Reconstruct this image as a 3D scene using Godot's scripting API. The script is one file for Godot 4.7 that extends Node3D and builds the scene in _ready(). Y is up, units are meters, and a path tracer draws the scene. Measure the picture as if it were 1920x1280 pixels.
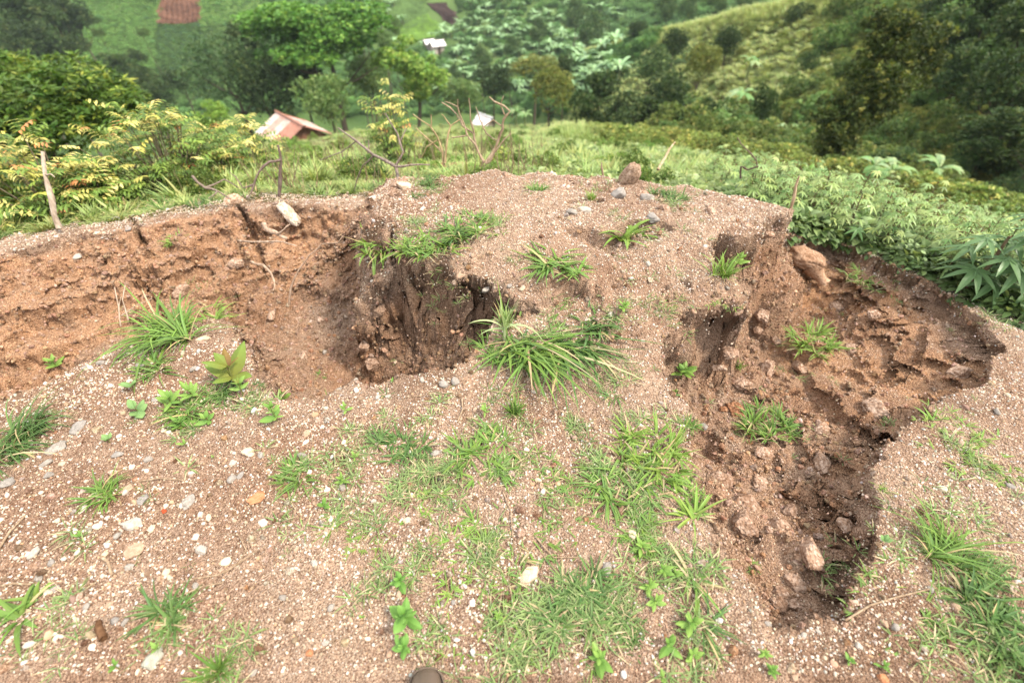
extends Node3D
# A washed-out hilltop path: gravel spur between two erosion gullies, terraced valley behind.

const TILT := 0.7505          # camera pitch, radians below level
const FOCAL := 853.3          # pixels of the 1920-wide photograph per unit of tangent
const EYE := Vector3(0, 1.6, 0)
const X0 := -4.6
const X1 := 4.0
const Z0 := -4.8
const Z1 := 0.45
const STEP := 0.0088
const CO := 0.025              # spacing of the coarse fields

var rng := RandomNumberGenerator.new()
var used := {}
var na := FastNoiseLite.new()
var nb := FastNoiseLite.new()
var nc := FastNoiseLite.new()
var nd := FastNoiseLite.new()
var M := {}
# coarse fields
var cw := 0
var ch := 0
var f_top := PackedFloat32Array()
var f_s := [PackedFloat32Array(), PackedFloat32Array()]
var f_w := [PackedFloat32Array(), PackedFloat32Array()]
var f_bank := PackedFloat32Array()
# fine height grid
var gw := 0
var gh := 0
var hg := PackedFloat32Array()
var pitg := PackedFloat32Array()
var walls := PackedInt32Array()
var wall_at := PackedVector3Array()
var wall_col := PackedColorArray()
var marks := []               # [name, position] of landmarks that labels refer to

# ------------------------------------------------------------------ mesh builder
class MB:
	var v := PackedVector3Array()
	var c := PackedColorArray()
	var ix := PackedInt32Array()

	func tri(a: Vector3, b: Vector3, d: Vector3, col: Color) -> void:
		var n := v.size()
		v.append(a); v.append(b); v.append(d)
		c.append(col); c.append(col); c.append(col)
		ix.append(n); ix.append(n + 1); ix.append(n + 2)

	func quad(a: Vector3, b: Vector3, d: Vector3, e: Vector3, col: Color) -> void:
		var n := v.size()
		v.append(a); v.append(b); v.append(d); v.append(e)
		c.append(col); c.append(col); c.append(col); c.append(col)
		ix.append_array(PackedInt32Array([n, n + 1, n + 2, n, n + 2, n + 3]))

	func box(o: Vector3, x: Vector3, y: Vector3, z: Vector3, col: Color) -> void: # corner and three edges
		var p := [o, o + x, o + x + z, o + z, o + y, o + x + y, o + x + y + z, o + y + z]
		var mid := o + (x + y + z) * 0.5
		for q in [[0, 1, 2, 3], [4, 5, 6, 7], [0, 1, 5, 4], [1, 2, 6, 5], [2, 3, 7, 6], [3, 0, 4, 7]]:
			var a: Vector3 = p[q[0]]
			var b: Vector3 = p[q[1]]
			var d: Vector3 = p[q[2]]
			var e: Vector3 = p[q[3]]
			if (d - a).cross(b - a).dot(a - mid) < 0.0:
				quad(a, e, d, b, col)
			else:
				quad(a, b, d, e, col)

	# folded diamond: a small leaf
	func leaf(p: Vector3, dir: Vector3, side: Vector3, ln: float, w: float, col: Color) -> void:
		var n := v.size()
		var up := side.cross(dir)
		var m := p + dir * (ln * 0.45)
		v.append(p); v.append(m + side * w + up * (w * 0.3)); v.append(p + dir * ln - up * (ln * 0.08)); v.append(m - side * w + up * (w * 0.3))
		c.append(col); c.append(col); c.append(col); c.append(col)
		ix.append_array(PackedInt32Array([n, n + 1, n + 2, n, n + 2, n + 3]))

	# larger leaf with a midrib, a curve and a pointed tip
	func broad(p: Vector3, dir: Vector3, side: Vector3, ln: float, w: float, curl: float, c0: Color, c1: Color, segs := 5, fold := 0.3, blunt := 0.75) -> void:
		var n := v.size()
		var d := dir
		var q := p
		for i in segs + 1:
			var t := float(i) / segs
			var ww := w * pow(sin(PI * pow(clampf(t * 0.97 + 0.02, 0.0, 1.0), blunt)), 0.8)
			var up := side.cross(d).normalized()
			v.append(q + side * ww + up * (ww * fold)); v.append(q); v.append(q - side * ww + up * (ww * fold))
			var col := c0.lerp(c1, t)
			c.append(col); c.append(col * 1.12); c.append(col)
			if i < segs:
				var b := n + i * 3
				for k in 2:
					ix.append_array(PackedInt32Array([b + k, b + k + 3, b + k + 1, b + k + 1, b + k + 3, b + k + 4]))
			q += d * (ln / segs)
			d = (d + Vector3.DOWN * (curl / segs)).normalized()

	# grass blade
	func blade(p: Vector3, dir: Vector3, ln: float, w: float, droop: float, c0: Color, c1: Color, segs := 4) -> void:
		var side := dir.cross(Vector3.UP)
		if side.length() < 0.05:
			side = Vector3(1, 0, 0.3)
		side = side.normalized()
		var n := v.size()
		var d := dir
		var q := p
		for i in segs + 1:
			var t := float(i) / segs
			var ww := w * pow(1.0 - t, 0.6) * minf(1.0, 0.55 + 1.6 * t) + 0.0003
			var up := side.cross(d).normalized()
			v.append(q + side * ww + up * (ww * 0.4)); v.append(q); v.append(q - side * ww + up * (ww * 0.4))
			var col := c0.lerp(c1, pow(t, 0.7))
			c.append(col); c.append(col); c.append(col)
			if i < segs:
				var b := n + i * 3
				for k in 2:
					ix.append_array(PackedInt32Array([b + k, b + k + 3, b + k + 1, b + k + 1, b + k + 3, b + k + 4]))
			q += d * (ln / segs)
			d = (d + Vector3.DOWN * (droop / segs)).normalized()

	func tube(pts: Array, radii: Array, sides: int, col: Color, col2 := Color(-1, 0, 0)) -> void:
		var n := v.size()
		var k := pts.size()
		var ref := Vector3(0.31, 0.17, 0.93).normalized()
		for i in k:
			var a: Vector3 = pts[maxi(i - 1, 0)]
			var b: Vector3 = pts[mini(i + 1, k - 1)]
			var d := (b - a).normalized()
			var s := d.cross(ref)
			if s.length() < 0.1:
				s = d.cross(Vector3.RIGHT)
			s = s.normalized()
			var u := s.cross(d)
			var p: Vector3 = pts[i]
			var r: float = radii[i]
			for j in sides:
				var an := TAU * j / sides
				v.append(p + (s * cos(an) + u * sin(an)) * r)
				c.append(col if col2.r < 0.0 else col.lerp(col2, float(i) / (k - 1)))
		for i in k - 1:
			for j in sides:
				var a := n + i * sides + j
				var b := n + i * sides + (j + 1) % sides
				ix.append_array(PackedInt32Array([a, a + sides, b, b, a + sides, b + sides]))
		v.append(pts[k - 1]); c.append(col if col2.r < 0.0 else col2)
		var e := v.size() - 1
		for j in sides:
			ix.append_array(PackedInt32Array([n + (k - 1) * sides + j, e, n + (k - 1) * sides + (j + 1) % sides]))

	func mesh(mat: Material, smooth := false) -> ArrayMesh:
		var m := ArrayMesh.new()
		var arr := []
		arr.resize(Mesh.ARRAY_MAX)
		arr[Mesh.ARRAY_VERTEX] = v
		arr[Mesh.ARRAY_COLOR] = c
		arr[Mesh.ARRAY_INDEX] = ix
		if smooth:
			var ns := PackedVector3Array()
			ns.resize(v.size())
			for i in range(0, ix.size(), 3):
				var a := v[ix[i]]
				var fn := (v[ix[i + 2]] - a).cross(v[ix[i + 1]] - a)
				ns[ix[i]] += fn; ns[ix[i + 1]] += fn; ns[ix[i + 2]] += fn
			for i in ns.size():
				ns[i] = ns[i].normalized() if ns[i].length() > 1e-12 else Vector3.UP
			arr[Mesh.ARRAY_NORMAL] = ns
		m.add_surface_from_arrays(Mesh.PRIMITIVE_TRIANGLES, arr)
		m.surface_set_material(0, mat)
		return m

# ------------------------------------------------------------------ naming
func numbered(called: String) -> String:
	var k: int = used.get(called, 0)
	used[called] = k + 1
	return called if k == 0 else "%s_%03d" % [called, k]

func tag(o: Node3D, label: String, category: String, group := "") -> Node3D:
	o.set_meta("label", label)
	o.set_meta("category", category)
	if group:
		o.set_meta("group", group)
	return o

func put(called: String, mesh: Mesh, at: Transform3D, label: String, category: String, group := "") -> MeshInstance3D:
	var o := MeshInstance3D.new()
	o.name = numbered(called)
	o.mesh = mesh
	o.transform = at
	add_child(o)
	tag(o, label, category, group)
	return o

func thing(called: String, at: Transform3D, label: String, category: String, group := "") -> Node3D:
	var o := Node3D.new()
	o.name = numbered(called)
	o.transform = at
	add_child(o)
	tag(o, label, category, group)
	return o

func part(called: String, mesh: Mesh, parent: Node3D, at := Transform3D()) -> MeshInstance3D:
	var o := MeshInstance3D.new()
	o.name = called
	o.mesh = mesh
	o.transform = at
	parent.add_child(o, true)
	return o

func struct(called: String, mesh: Mesh, kind := "structure") -> MeshInstance3D:
	var o := MeshInstance3D.new()
	o.name = numbered(called)
	o.mesh = mesh
	add_child(o)
	o.set_meta("kind", kind)
	return o

func scatter(called: String, mesh: Mesh, where: Array, tints: Array, label: String, category: String) -> void:
	var mm := MultiMesh.new()
	mm.transform_format = MultiMesh.TRANSFORM_3D
	mm.use_colors = tints.size() > 0
	mm.instance_count = where.size()
	mm.mesh = mesh
	for i in where.size():
		mm.set_instance_transform(i, where[i])
	if tints.size():
		for i in where.size():
			mm.set_instance_color(i, tints[i])
	var o := MultiMeshInstance3D.new()
	o.name = numbered(called)
	o.multimesh = mm
	add_child(o)
	tag(o, label, category)
	o.set_meta("kind", "stuff")

# ------------------------------------------------------------------ where things are
func ray(px: float, py: float) -> Vector3:
	var x := (px - 960.0) / FOCAL
	var y := (640.0 - py) / FOCAL
	return Vector3(x, -sin(TILT) + y * cos(TILT), -cos(TILT) - y * sin(TILT))

func level(px: float, py: float, h: float) -> Vector3:
	var r := ray(px, py)
	return EYE + r * ((h - EYE.y) / r.y)

func away(px: float, py: float, d: float) -> Vector3:
	var r := ray(px, py)
	return EYE + r * (d / Vector2(r.x, r.z).length())

func ground(px: float, py: float, most := 300.0) -> Vector3:
	var r := ray(px, py)
	var flat := Vector2(r.x, r.z).length()
	var d := 0.2
	var last := 0.0
	while d < most:
		var p := EYE + r * (d / flat)
		if p.y < height(p.x, p.z):
			for i in 12:
				var m := (d + last) * 0.5
				p = EYE + r * (m / flat)
				if p.y < height(p.x, p.z):
					d = m
				else:
					last = m
			p.y = height(p.x, p.z)
			return p
		last = d
		d += 0.02 + d * 0.01
	return away(px, py, most)

func depth(p: Vector3) -> float:
	return (p - EYE).dot(Vector3(0, -sin(TILT), -cos(TILT)))

func per_px(p: Vector3) -> float: # metres per photo pixel at that point
	return depth(p) / FOCAL

func smax(a: float, b: float, k: float) -> float:
	var h := clampf(0.5 + 0.5 * (a - b) / k, 0.0, 1.0)
	return lerpf(b, a, h) + k * h * (1.0 - h)

func curve(a: float, pts: Array) -> float:
	if a <= pts[0].x:
		return pts[0].y
	for i in range(1, pts.size()):
		if a <= pts[i].x:
			return lerpf(pts[i - 1].y, pts[i].y, smoothstep(pts[i - 1].x, pts[i].x, a) * 0.4 + 0.6 * (a - pts[i - 1].x) / (pts[i].x - pts[i - 1].x))
	return pts[-1].y

var CREST_DEP := [Vector2(3, 12.0), Vector2(7, 10.9), Vector2(17.4, 8.2), Vector2(23.7, 6.5), Vector2(29.4, 5.5), Vector2(40, 3.2), Vector2(60, 0.5)]
var CREST_D := [Vector2(3, 108), Vector2(7, 95), Vector2(17, 75), Vector2(24, 65), Vector2(30, 58), Vector2(45, 50), Vector2(60, 45)]

var BRINK := [Vector2(-65, 5.0), Vector2(-52, 4.5), Vector2(-42, 4.15), Vector2(-32, 4.0), Vector2(-20, 3.65), Vector2(-12, 3.35)]

func brink(x: float, z: float) -> float: # how far the level ground reaches in that direction
	return curve(rad_to_deg(atan2(x, -z)), BRINK)

func land(x: float, z: float) -> float:
	var d := sqrt(x * x + z * z)
	if d < 0.001:
		return 0.0
	var az := rad_to_deg(atan2(x, -z))
	var fwd := smoothstep(-0.35, 0.45, -z / d)
	var s := d - curve(az, BRINK)
	var sp := 0.5 * (s + sqrt(s * s + 0.12)) # soft corner at the brink
	var y := -0.313 * sp * fwd
	if d < 12.0:
		return y
	y += na.get_noise_2d(x * 0.35, z * 0.35) * minf(1.2, (d - 12.0) * 0.03)
	if fwd > 0.02:
		var rise := -33.0 + 0.26 * (d - 118.0) + na.get_noise_2d(x * 0.06, z * 0.06) * 5.0
		y = smax(y, rise, 4.0)
		if az > -20.0:
			var dc := curve(az, CREST_D)
			var yc := 1.6 - dc * tan(deg_to_rad(curve(az, CREST_DEP))) - pow(maxf(0.0, 8.0 - az), 2.0) * 0.16
			var ridge := yc - (0.10 + 0.0035 * az) * (dc - d) if d < dc else yc - 0.4 * (d - dc)
			y = smax(y, ridge + na.get_noise_2d(x * 0.2 + 40.0, z * 0.2) * 0.5, 1.0)
	return y

func near_inside(x: float, z: float) -> bool:
	return x > X0 + 0.02 and x < X1 - 0.02 and z > Z0 + 0.02 and z < Z1 - 0.02

func height(x: float, z: float) -> float:
	if not near_inside(x, z) or hg.is_empty():
		return land(x, z)
	var fx := (x - X0) / STEP
	var fz := (z - Z0) / STEP
	var i := int(fx)
	var j := int(fz)
	var a := fx - i
	var b := fz - j
	var k := j * gw + i
	return lerpf(lerpf(hg[k], hg[k + 1], a), lerpf(hg[k + gw], hg[k + gw + 1], a), b)

func pit_at(x: float, z: float) -> float:
	if not near_inside(x, z):
		return -1.0
	return pitg[int((z - Z0) / STEP) * gw + int((x - X0) / STEP)]

# ------------------------------------------------------------------ the eroded ground near the camera
func seg_dist(px: float, pz: float, a: Vector2, b: Vector2) -> float:
	var dx := b.x - a.x
	var dz := b.y - a.y
	var t := clampf(((px - a.x) * dx + (pz - a.y) * dz) / (dx * dx + dz * dz + 1e-9), 0.0, 1.0)
	var ex := px - a.x - dx * t
	var ez := pz - a.y - dz * t
	return sqrt(ex * ex + ez * ez)

func rim(list: Array) -> PackedVector2Array: # pixel, pixel, height
	var out := PackedVector2Array()
	for q in list:
		var p := level(q[0], q[1], q[2])
		out.append(Vector2(p.x, p.z))
	return out

func chain_dist(x: float, z: float, pts: PackedVector2Array) -> float:
	var best := 1e9
	for i in pts.size() - 1:
		best = minf(best, seg_dist(x, z, pts[i], pts[i + 1]))
	return best

func spread(x: float, z: float, pts: Array) -> float: # inverse-distance blend of (x, z, value)
	var sw := 0.0
	var sv := 0.0
	for p in pts:
		var w := 1.0 / (0.01 + pow((x - p.x) * (x - p.x) + (z - p.y) * (z - p.y), 1.5))
		sw += w
		sv += w * p.z
	return sv / sw

func floors(list: Array) -> Array:
	var out := []
	for q in list:
		var p := level(q[0], q[1], q[2])
		out.append(Vector3(p.x, p.z, q[2]))
	return out

func mound(x: float, z: float) -> float:
	var d := sqrt(x * x + z * z) + nb.get_noise_2d(x * 0.9 + 3.0, z * 0.9) * 0.16
	var az := rad_to_deg(atan2(x, -z)) + nb.get_noise_2d(x * 0.7 + 13.0, z * 0.7) * 5.0
	return 0.36 * smoothstep(1.3, 2.35, -z) * (1.0 - smoothstep(2.95, 3.7, d)) * smoothstep(-25.0, -16.0, az) * (1.0 - smoothstep(35.0, 39.0, az))

func coarse() -> void:
	var l_near := rim([[-420, 960, 0.0], [-150, 830, 0.0], [0, 752, 0.0], [90, 712, 0.0], [180, 658, 0.0], [300, 612, 0.0], [400, 592, 0.0], [445, 602, 0.0], [462, 655, 0.0], [488, 722, 0.0], [545, 745, 0.0], [590, 738, 0.0], [650, 722, 0.0], [760, 702, 0.0], [860, 690, 0.0], [905, 662, 0.0]])
	var l_mound := rim([[905, 662, 0.02], [935, 610, 0.08], [1012, 592, 0.12], [960, 566, 0.14], [880, 532, 0.2], [800, 508, 0.22], [720, 502, 0.23], [655, 498, 0.23], [642, 460, 0.27], [655, 425, 0.28], [700, 398, 0.29], [722, 365, 0.28], [738, 340, 0.26], [690, 362, 0.05]])
	var l_bank := rim([[690, 362, 0.05], [660, 378, -0.02], [620, 384, -0.04], [560, 388, -0.05], [500, 392, -0.05], [450, 384, -0.04], [400, 392, -0.04], [330, 403, -0.04], [250, 424, -0.04], [120, 448, -0.05], [0, 472, -0.05], [-200, 520, -0.05], [-500, 600, -0.05], [-420, 960, 0.0]])
	var r_left := rim([[1452, 1166, 0.0], [1400, 1080, 0.0], [1345, 985, 0.0], [1318, 930, 0.0], [1292, 885, 0.0], [1306, 800, 0.02], [1300, 752, 0.02], [1248, 700, 0.03], [1240, 640, 0.07], [1282, 590, 0.12], [1335, 572, 0.14], [1388, 580, 0.15], [1398, 545, 0.18], [1336, 505, 0.2], [1330, 470, 0.22], [1405, 462, 0.23], [1455, 440, 0.24], [1476, 415, 0.24], [1470, 385, 0.2]])
	var r_back := rim([[1470, 385, 0.2], [1500, 420, 0.0], [1580, 470, -0.25], [1650, 500, -0.22], [1730, 522, -0.1]])
	var r_right := rim([[1730, 522, -0.1], [1790, 545, -0.05], [1850, 592, -0.03], [1885, 660, -0.02], [1872, 700, -0.02], [1800, 736, -0.01], [1728, 762, 0.0], [1690, 800, 0.0], [1624, 866, 0.0], [1638, 930, 0.0], [1664, 996, 0.0], [1632, 1056, 0.0], [1612, 1095, 0.0], [1540, 1140, 0.0], [1452, 1166, 0.0]])
	var polys := [PackedVector2Array(), PackedVector2Array()]
	polys[0].append_array(l_near); polys[0].append_array(l_mound); polys[0].append_array(l_bank)
	polys[1].append_array(r_left); polys[1].append_array(r_back); polys[1].append_array(r_right)
	var fl := [floors([[780, 680, -0.5], [700, 690, -0.55], [600, 705, -0.52], [540, 640, -0.5], [610, 590, -0.46], [600, 500, -0.44], [640, 440, -0.34], [680, 395, -0.16], [440, 580, -0.56], [250, 600, -0.68], [60, 650, -0.75], [-150, 700, -0.75]]),
		floors([[1470, 1120, -0.14], [1540, 1085, -0.24], [1500, 1010, -0.28], [1560, 960, -0.36], [1450, 900, -0.36], [1400, 820, -0.4], [1560, 800, -0.42], [1480, 700, -0.46], [1660, 690, -0.36], [1420, 640, -0.44], [1490, 600, -0.58], [1570, 590, -0.55], [1700, 590, -0.22], [1640, 530, -0.36], [1540, 520, -0.5]])]
	# hollows (negative) and humps inside the gullies: pixel, pixel, level, radius, amount
	var bumps := []
	for q in [[575, 470, -0.3, 0.2, -0.14], [490, 425, -0.15, 0.1, -0.12], [430, 500, -0.3, 0.14, 0.06], [365, 470, -0.2, 0.13, 0.06], [150, 570, -0.4, 0.3, -0.1], [320, 560, -0.4, 0.16, 0.06], [610, 560, -0.4, 0.12, 0.05], [700, 640, -0.4, 0.08, -0.05], [800, 650, -0.4, 0.08, 0.05],
		[1530, 655, -0.38, 0.13, 0.12], [1570, 585, -0.45, 0.14, -0.1], [1480, 590, -0.45, 0.12, -0.06], [1640, 600, -0.3, 0.14, 0.1], [1640, 700, -0.33, 0.14, -0.07], [1420, 705, -0.33, 0.12, 0.09], [1340, 800, -0.25, 0.08, -0.1], [1600, 790, -0.3, 0.12, -0.06], [1610, 1080, -0.15, 0.07, -0.09], [1540, 880, -0.3, 0.1, -0.06], [1640, 880, -0.2, 0.06, -0.06], [1520, 1040, -0.18, 0.09, 0.06], [1400, 930, -0.2, 0.1, 0.05], [1700, 660, -0.3, 0.2, 0.03]]:
		var bp := level(q[0], q[1], q[2])
		bumps.append([bp.x, bp.z, 1.0 / (q[3] * q[3]), q[4]])
	cw = int((X1 - X0) / CO) + 3
	ch = int((Z1 - Z0) / CO) + 3
	for a in [f_top, f_bank, f_s[0], f_s[1], f_w[0], f_w[1]]:
		a.resize(cw * ch)
	for j in ch:
		var z := Z0 + (j - 0.5) * CO
		for i in cw:
			var x := X0 + (i - 0.5) * CO
			var k := j * cw + i
			var top := land(x, z) + mound(x, z)
			f_top[k] = top
			for g in 2:
				var inside := Geometry2D.is_point_in_polygon(Vector2(x, z), polys[g])
				var w := 0.0
				var s := 0.0
				var floor_h := spread(x, z, fl[g])
				if g == 0:
					var dn := chain_dist(x, z, l_near)
					var dm := chain_dist(x, z, l_mound)
					var db := chain_dist(x, z, l_bank)
					s = minf(dn, minf(dm, db))
					f_bank[k] = db - minf(dm, dn)
					if inside:
						var nn := nb.get_noise_2d(x * 0.5, z * 0.5) # benches of the slumped bank
						var lf := smoothstep(-1.4, -2.6, x)
						var wb := -0.40 * db - (0.03 + 0.10 * lf) * smoothstep(0.36, 0.46, db + nn * 0.5) - 0.08 * smoothstep(0.7, 0.8, db + nn * 0.5) - (0.02 + 0.04 * (1.0 - lf)) * smoothstep(0.03, 0.09, db + nn * 0.05)
						var wm := -5.5 * minf(dm, 0.085) - 1.0 * maxf(0.0, dm - 0.085)
						w = smax(smax(top - 3.5 * minf(dn, 0.1) - 0.9 * maxf(0.0, dn - 0.1), top + wm, 0.03), smax(top + wb, floor_h, 0.04), 0.04)
				else:
					var dl := chain_dist(x, z, r_left)
					var dr := chain_dist(x, z, r_right)
					var dk := chain_dist(x, z, r_back)
					s = minf(dl, minf(dr, dk))
					if inside:
						var far_l := smoothstep(-1.2, -1.6, z)
						var run := lerpf(0.06, 0.1, far_l) + 0.02 * smoothstep(-0.7, -1.0, z)
						var wl := -5.0 * minf(dl, run) - 0.85 * maxf(0.0, dl - run)
						var lip := 0.045 if x < 1.75 else 0.026
						var wr := -5.0 * minf(dr, lip) - 0.55 * maxf(0.0, dr - lip)
						w = smax(smax(top + wl, top + wr, 0.03), smax(top - 0.1 - 0.8 * dk, floor_h, 0.04), 0.04)
				if inside:
					for q in bumps:
						var e: float = ((x - q[0]) * (x - q[0]) + (z - q[1]) * (z - q[1])) * q[2]
						if e < 5.0:
							w += q[3] * exp(-e)
				f_s[g][k] = s if inside else -s
				f_w[g][k] = minf(w, top) if inside else top

func co(f: PackedFloat32Array, fx: float, fz: float) -> float:
	var i := int(fx)
	var j := int(fz)
	var a := fx - i
	var b := fz - j
	var k := j * cw + i
	return lerpf(lerpf(f[k], f[k + 1], a), lerpf(f[k + cw], f[k + cw + 1], a), b)

func near_ground() -> void:
	coarse()
	gw = int((X1 - X0) / STEP) + 1
	gh = int((Z1 - Z0) / STEP) + 1
	hg.resize(gw * gh)
	pitg.resize(gw * gh)
	var kind := PackedFloat32Array() # share of red bank soil
	kind.resize(gw * gh)
	var topg := PackedFloat32Array()
	topg.resize(gw * gh)
	# cracks and small ledges on the tops, as pixel chains: half width, depth
	var cracks := []
	for q in [[[[248, 408], [258, 432], [272, 462]], -0.08, 0.012, 0.10], [[[262, 520], [280, 545], [302, 572]], -0.3, 0.014, 0.10], [[[735, 470], [744, 496], [750, 520]], 0.2, 0.011, 0.16], [[[1020, 570], [1050, 556], [1100, 550], [1135, 560]], 0.15, 0.022, 0.1, true], [[[1040, 448], [1090, 456], [1130, 458], [1170, 444], [1230, 440], [1262, 448]], 0.26, 0.028, 0.11, true],
		[[[1640, 1010], [1622, 1030], [1600, 1045]], 0.0, 0.012, 0.08], [[[1060, 430], [1085, 428], [1120, 436]], 0.15, 0.012, 0.04], [[[430, 386], [470, 425], [480, 470]], -0.15, 0.03, 0.12]]:
		var pts := PackedVector2Array()
		for p in q[0]:
			var w := level(p[0], p[1], q[1])
			pts.append(Vector2(w.x, w.z))
		var lo := pts[0]
		var hi := pts[0]
		for p in pts:
			lo = lo.min(p)
			hi = hi.max(p)
		var room := 0.7 if q.size() > 4 else 0.1
		cracks.append([pts, q[2], q[3], lo - Vector2(0.1, 0.1), hi + Vector2(0.1, room), q.size() > 4])
	for j in gh:
		var z := Z0 + j * STEP
		for i in gw:
			var x := X0 + i * STEP
			var k := j * gw + i
			var edge := minf(minf(x - X0, X1 - x), minf(z - Z0, Z1 - z))
			var fade := smoothstep(0.0, 0.3, edge)
			var w1 := nb.get_noise_2d(x, z) * 0.075 * fade
			var w2 := nb.get_noise_2d(x + 31.0, z + 7.0) * 0.075 * fade
			var w3 := nc.get_noise_2d(x, z)
			w1 += w3 * 0.012 * fade
			w2 -= w3 * 0.012 * fade
			var fx := clampf((x + w1 - X0) / CO + 0.5, 0.0, cw - 2.001)
			var fz := clampf((z + w2 - Z0) / CO + 0.5, 0.0, ch - 2.001)
			var top := co(f_top, fx, fz)
			var sl := co(f_s[0], fx, fz)
			var sr := co(f_s[1], fx, fz)
			var h := top
			var s := maxf(sl, sr)
			if sl > 0.0:
				h = minf(h, co(f_w[0], fx, fz))
			if sr > 0.0:
				h = minf(h, co(f_w[1], fx, fz))
			var pit := smoothstep(0.0, 0.07, s) * fade
			var n0 := nb.get_noise_2d(x * 1.7 + 11.0, z * 1.7)
			var cell := nd.get_noise_2d(x, z) # -1 .. 1, clods
			var lump := (0.018 * n0 + 0.009 * w3) * fade
			var bank := smoothstep(0.05, -0.2, co(f_bank, fx, fz)) if sl > 0.0 else 0.0
			if pit > 0.0:
				var deep := ((0.04 * n0 + 0.018 * w3) * fade - 0.03 * (cell + 0.6) * (1.0 - 0.6 * bank)) * (1.0 - 0.55 * smoothstep(1.35, 1.8, x))
				# worn gullets running down the bank
				deep -= bank * 0.035 * absf(nb.get_noise_2d(x * 2.6 + 5.0, z * 0.7 + 3.0))
				lump = lerpf(lump, deep, pit)
			# lips crumble a little
			lump -= 0.02 * smoothstep(-0.09, 0.0, s) * (1.0 - pit) * (0.5 + w3)
			if pit > 0.0 and (bank > 0.2 or x > 1.1): # scoured slabs: treads and risers
				var rise := 0.085 if x < 0.0 else 0.065
				var t := (h + n0 * 0.07 + nb.get_noise_2d(x * 0.5, z * 0.5) * 0.12) / rise
				var fr := t - floorf(t)
				h += (smoothstep(0.5, 0.9, fr) - fr) * rise * 0.8 * pit * (bank if x < 0.0 else smoothstep(1.1, 1.35, x))
			h += lump
			for q in cracks:
				if x > q[3].x and x < q[4].x and z > q[3].y and z < q[4].y:
					var qx := x + w3 * 0.03
					var qz := z - w3 * 0.02 + n0 * 0.03
					if q[5]: # a small step: the near side has sunk
						var c0: PackedVector2Array = q[0]
						for e in c0.size() - 1:
							var t := (qx - c0[e].x) / (c0[e + 1].x - c0[e].x)
							if t >= 0.0 and t < 1.0:
								var u := (qx - c0[0].x) / (c0[-1].x - c0[0].x)
								var off := qz - lerpf(c0[e].y, c0[e + 1].y, t)
								h -= q[2] * sin(PI * u) * smoothstep(-0.012, 0.012, off) * exp(-maxf(off, 0.0) / 0.14)
						continue
					var dd := chain_dist(qx, qz, q[0])
					h -= q[2] * (1.0 - smoothstep(q[1] * 0.55, q[1] * 1.25, dd))
			hg[k] = h
			topg[k] = top
			pitg[k] = s
			kind[k] = bank
	# vertices
	var vs := PackedVector3Array()
	var ns := PackedVector3Array()
	var cs := PackedColorArray()
	vs.resize(gw * gh)
	ns.resize(gw * gh)
	cs.resize(gw * gh)
	var gravel := Color(0.54, 0.42, 0.325)
	var dirt := Color(0.41, 0.285, 0.205)
	var red := Color(0.61, 0.395, 0.25)
	var brown := Color(0.44, 0.28, 0.18)
	var grey := Color(0.47, 0.36, 0.275)
	var crust := Color(0.40, 0.305, 0.235)
	var orange := Color(0.62, 0.385, 0.225)
	var damp_and_shade := Color(0.25, 0.17, 0.12)  # moist patches on top, and shade painted on the mound's face
	var turf := Color(0.16, 0.15, 0.06)
	for j in gh:
		var z := Z0 + j * STEP
		for i in gw:
			var x := X0 + i * STEP
			var k := j * gw + i
			var ia := maxi(i - 1, 0)
			var ib := mini(i + 1, gw - 1)
			var ja := maxi(j - 1, 0)
			var jb := mini(j + 1, gh - 1)
			var dx := (hg[j * gw + ib] - hg[j * gw + ia]) / ((ib - ia) * STEP)
			var dz := (hg[jb * gw + i] - hg[ja * gw + i]) / ((jb - ja) * STEP)
			var h := hg[k]
			var p := Vector3(x, h, z)
			var g := sqrt(dx * dx + dz * dz)
			var drop := topg[k] - h
			if g > 0.9 and drop > 0.05 and pitg[k] > 0.0: # undercut below the lip
				var u := 0.12 * smoothstep(0.9, 2.2, g) * sin(PI * clampf((drop - 0.02) / 0.42, 0.0, 1.0)) * clampf(0.6 + 1.2 * nb.get_noise_3d(x * 1.3, h * 1.6, z * 1.3), 0.0, 1.3) * (1.0 - 0.7 * kind[k]) * (0.3 if x > 1.15 and z < -1.75 and x < 2.2 else 1.0)
				p.x += dx / g * u
				p.z += dz / g * u
			vs[k] = p
			ns[k] = Vector3(-dx, 1.0, -dz).normalized()
			var n0 := nb.get_noise_2d(x * 0.45 + 70.0, z * 0.45)
			var n1 := nc.get_noise_2d(x * 0.5 + 9.0, z * 0.5)
			var c := gravel.lerp(dirt, clampf(0.38 + n0 * 1.1 + n1 * 0.5 + 0.3 * smoothstep(-0.3, -1.6, x), 0.0, 1.0))
			c = c.lerp(damp_and_shade, 0.5 * smoothstep(0.15, 0.6, nb.get_noise_2d(x * 0.3 + 5.0, z * 0.3 + 90.0) + n1 * 0.3))
			var pit := smoothstep(0.0, 0.05, pitg[k])
			if pit > 0.0:
				var soil := brown.lerp(grey, clampf(0.45 + n0 * 1.4, 0.0, 1.0))
				if x > 0.8:
					soil = soil.lerp(orange, 0.9 * smoothstep(0.0, 0.5, n0 * 0.9 + 0.6 * (x - 1.6) + n1 * 0.3))
					soil = soil.lerp(brown, 0.7 * smoothstep(0.25, 0.5, n1 + n0))
				else: # fresh face under the mound: partly moist, partly recess shade painted into its colour
					soil = soil.lerp(damp_and_shade, 0.75 * smoothstep(0.16, 0.34, drop + n0 * 0.1) * smoothstep(-0.95, -0.7, x))
				soil = soil.lerp(crust, 0.85 * smoothstep(0.17, 0.08, drop + n0 * 0.12) * (1.0 - kind[k]))
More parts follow.
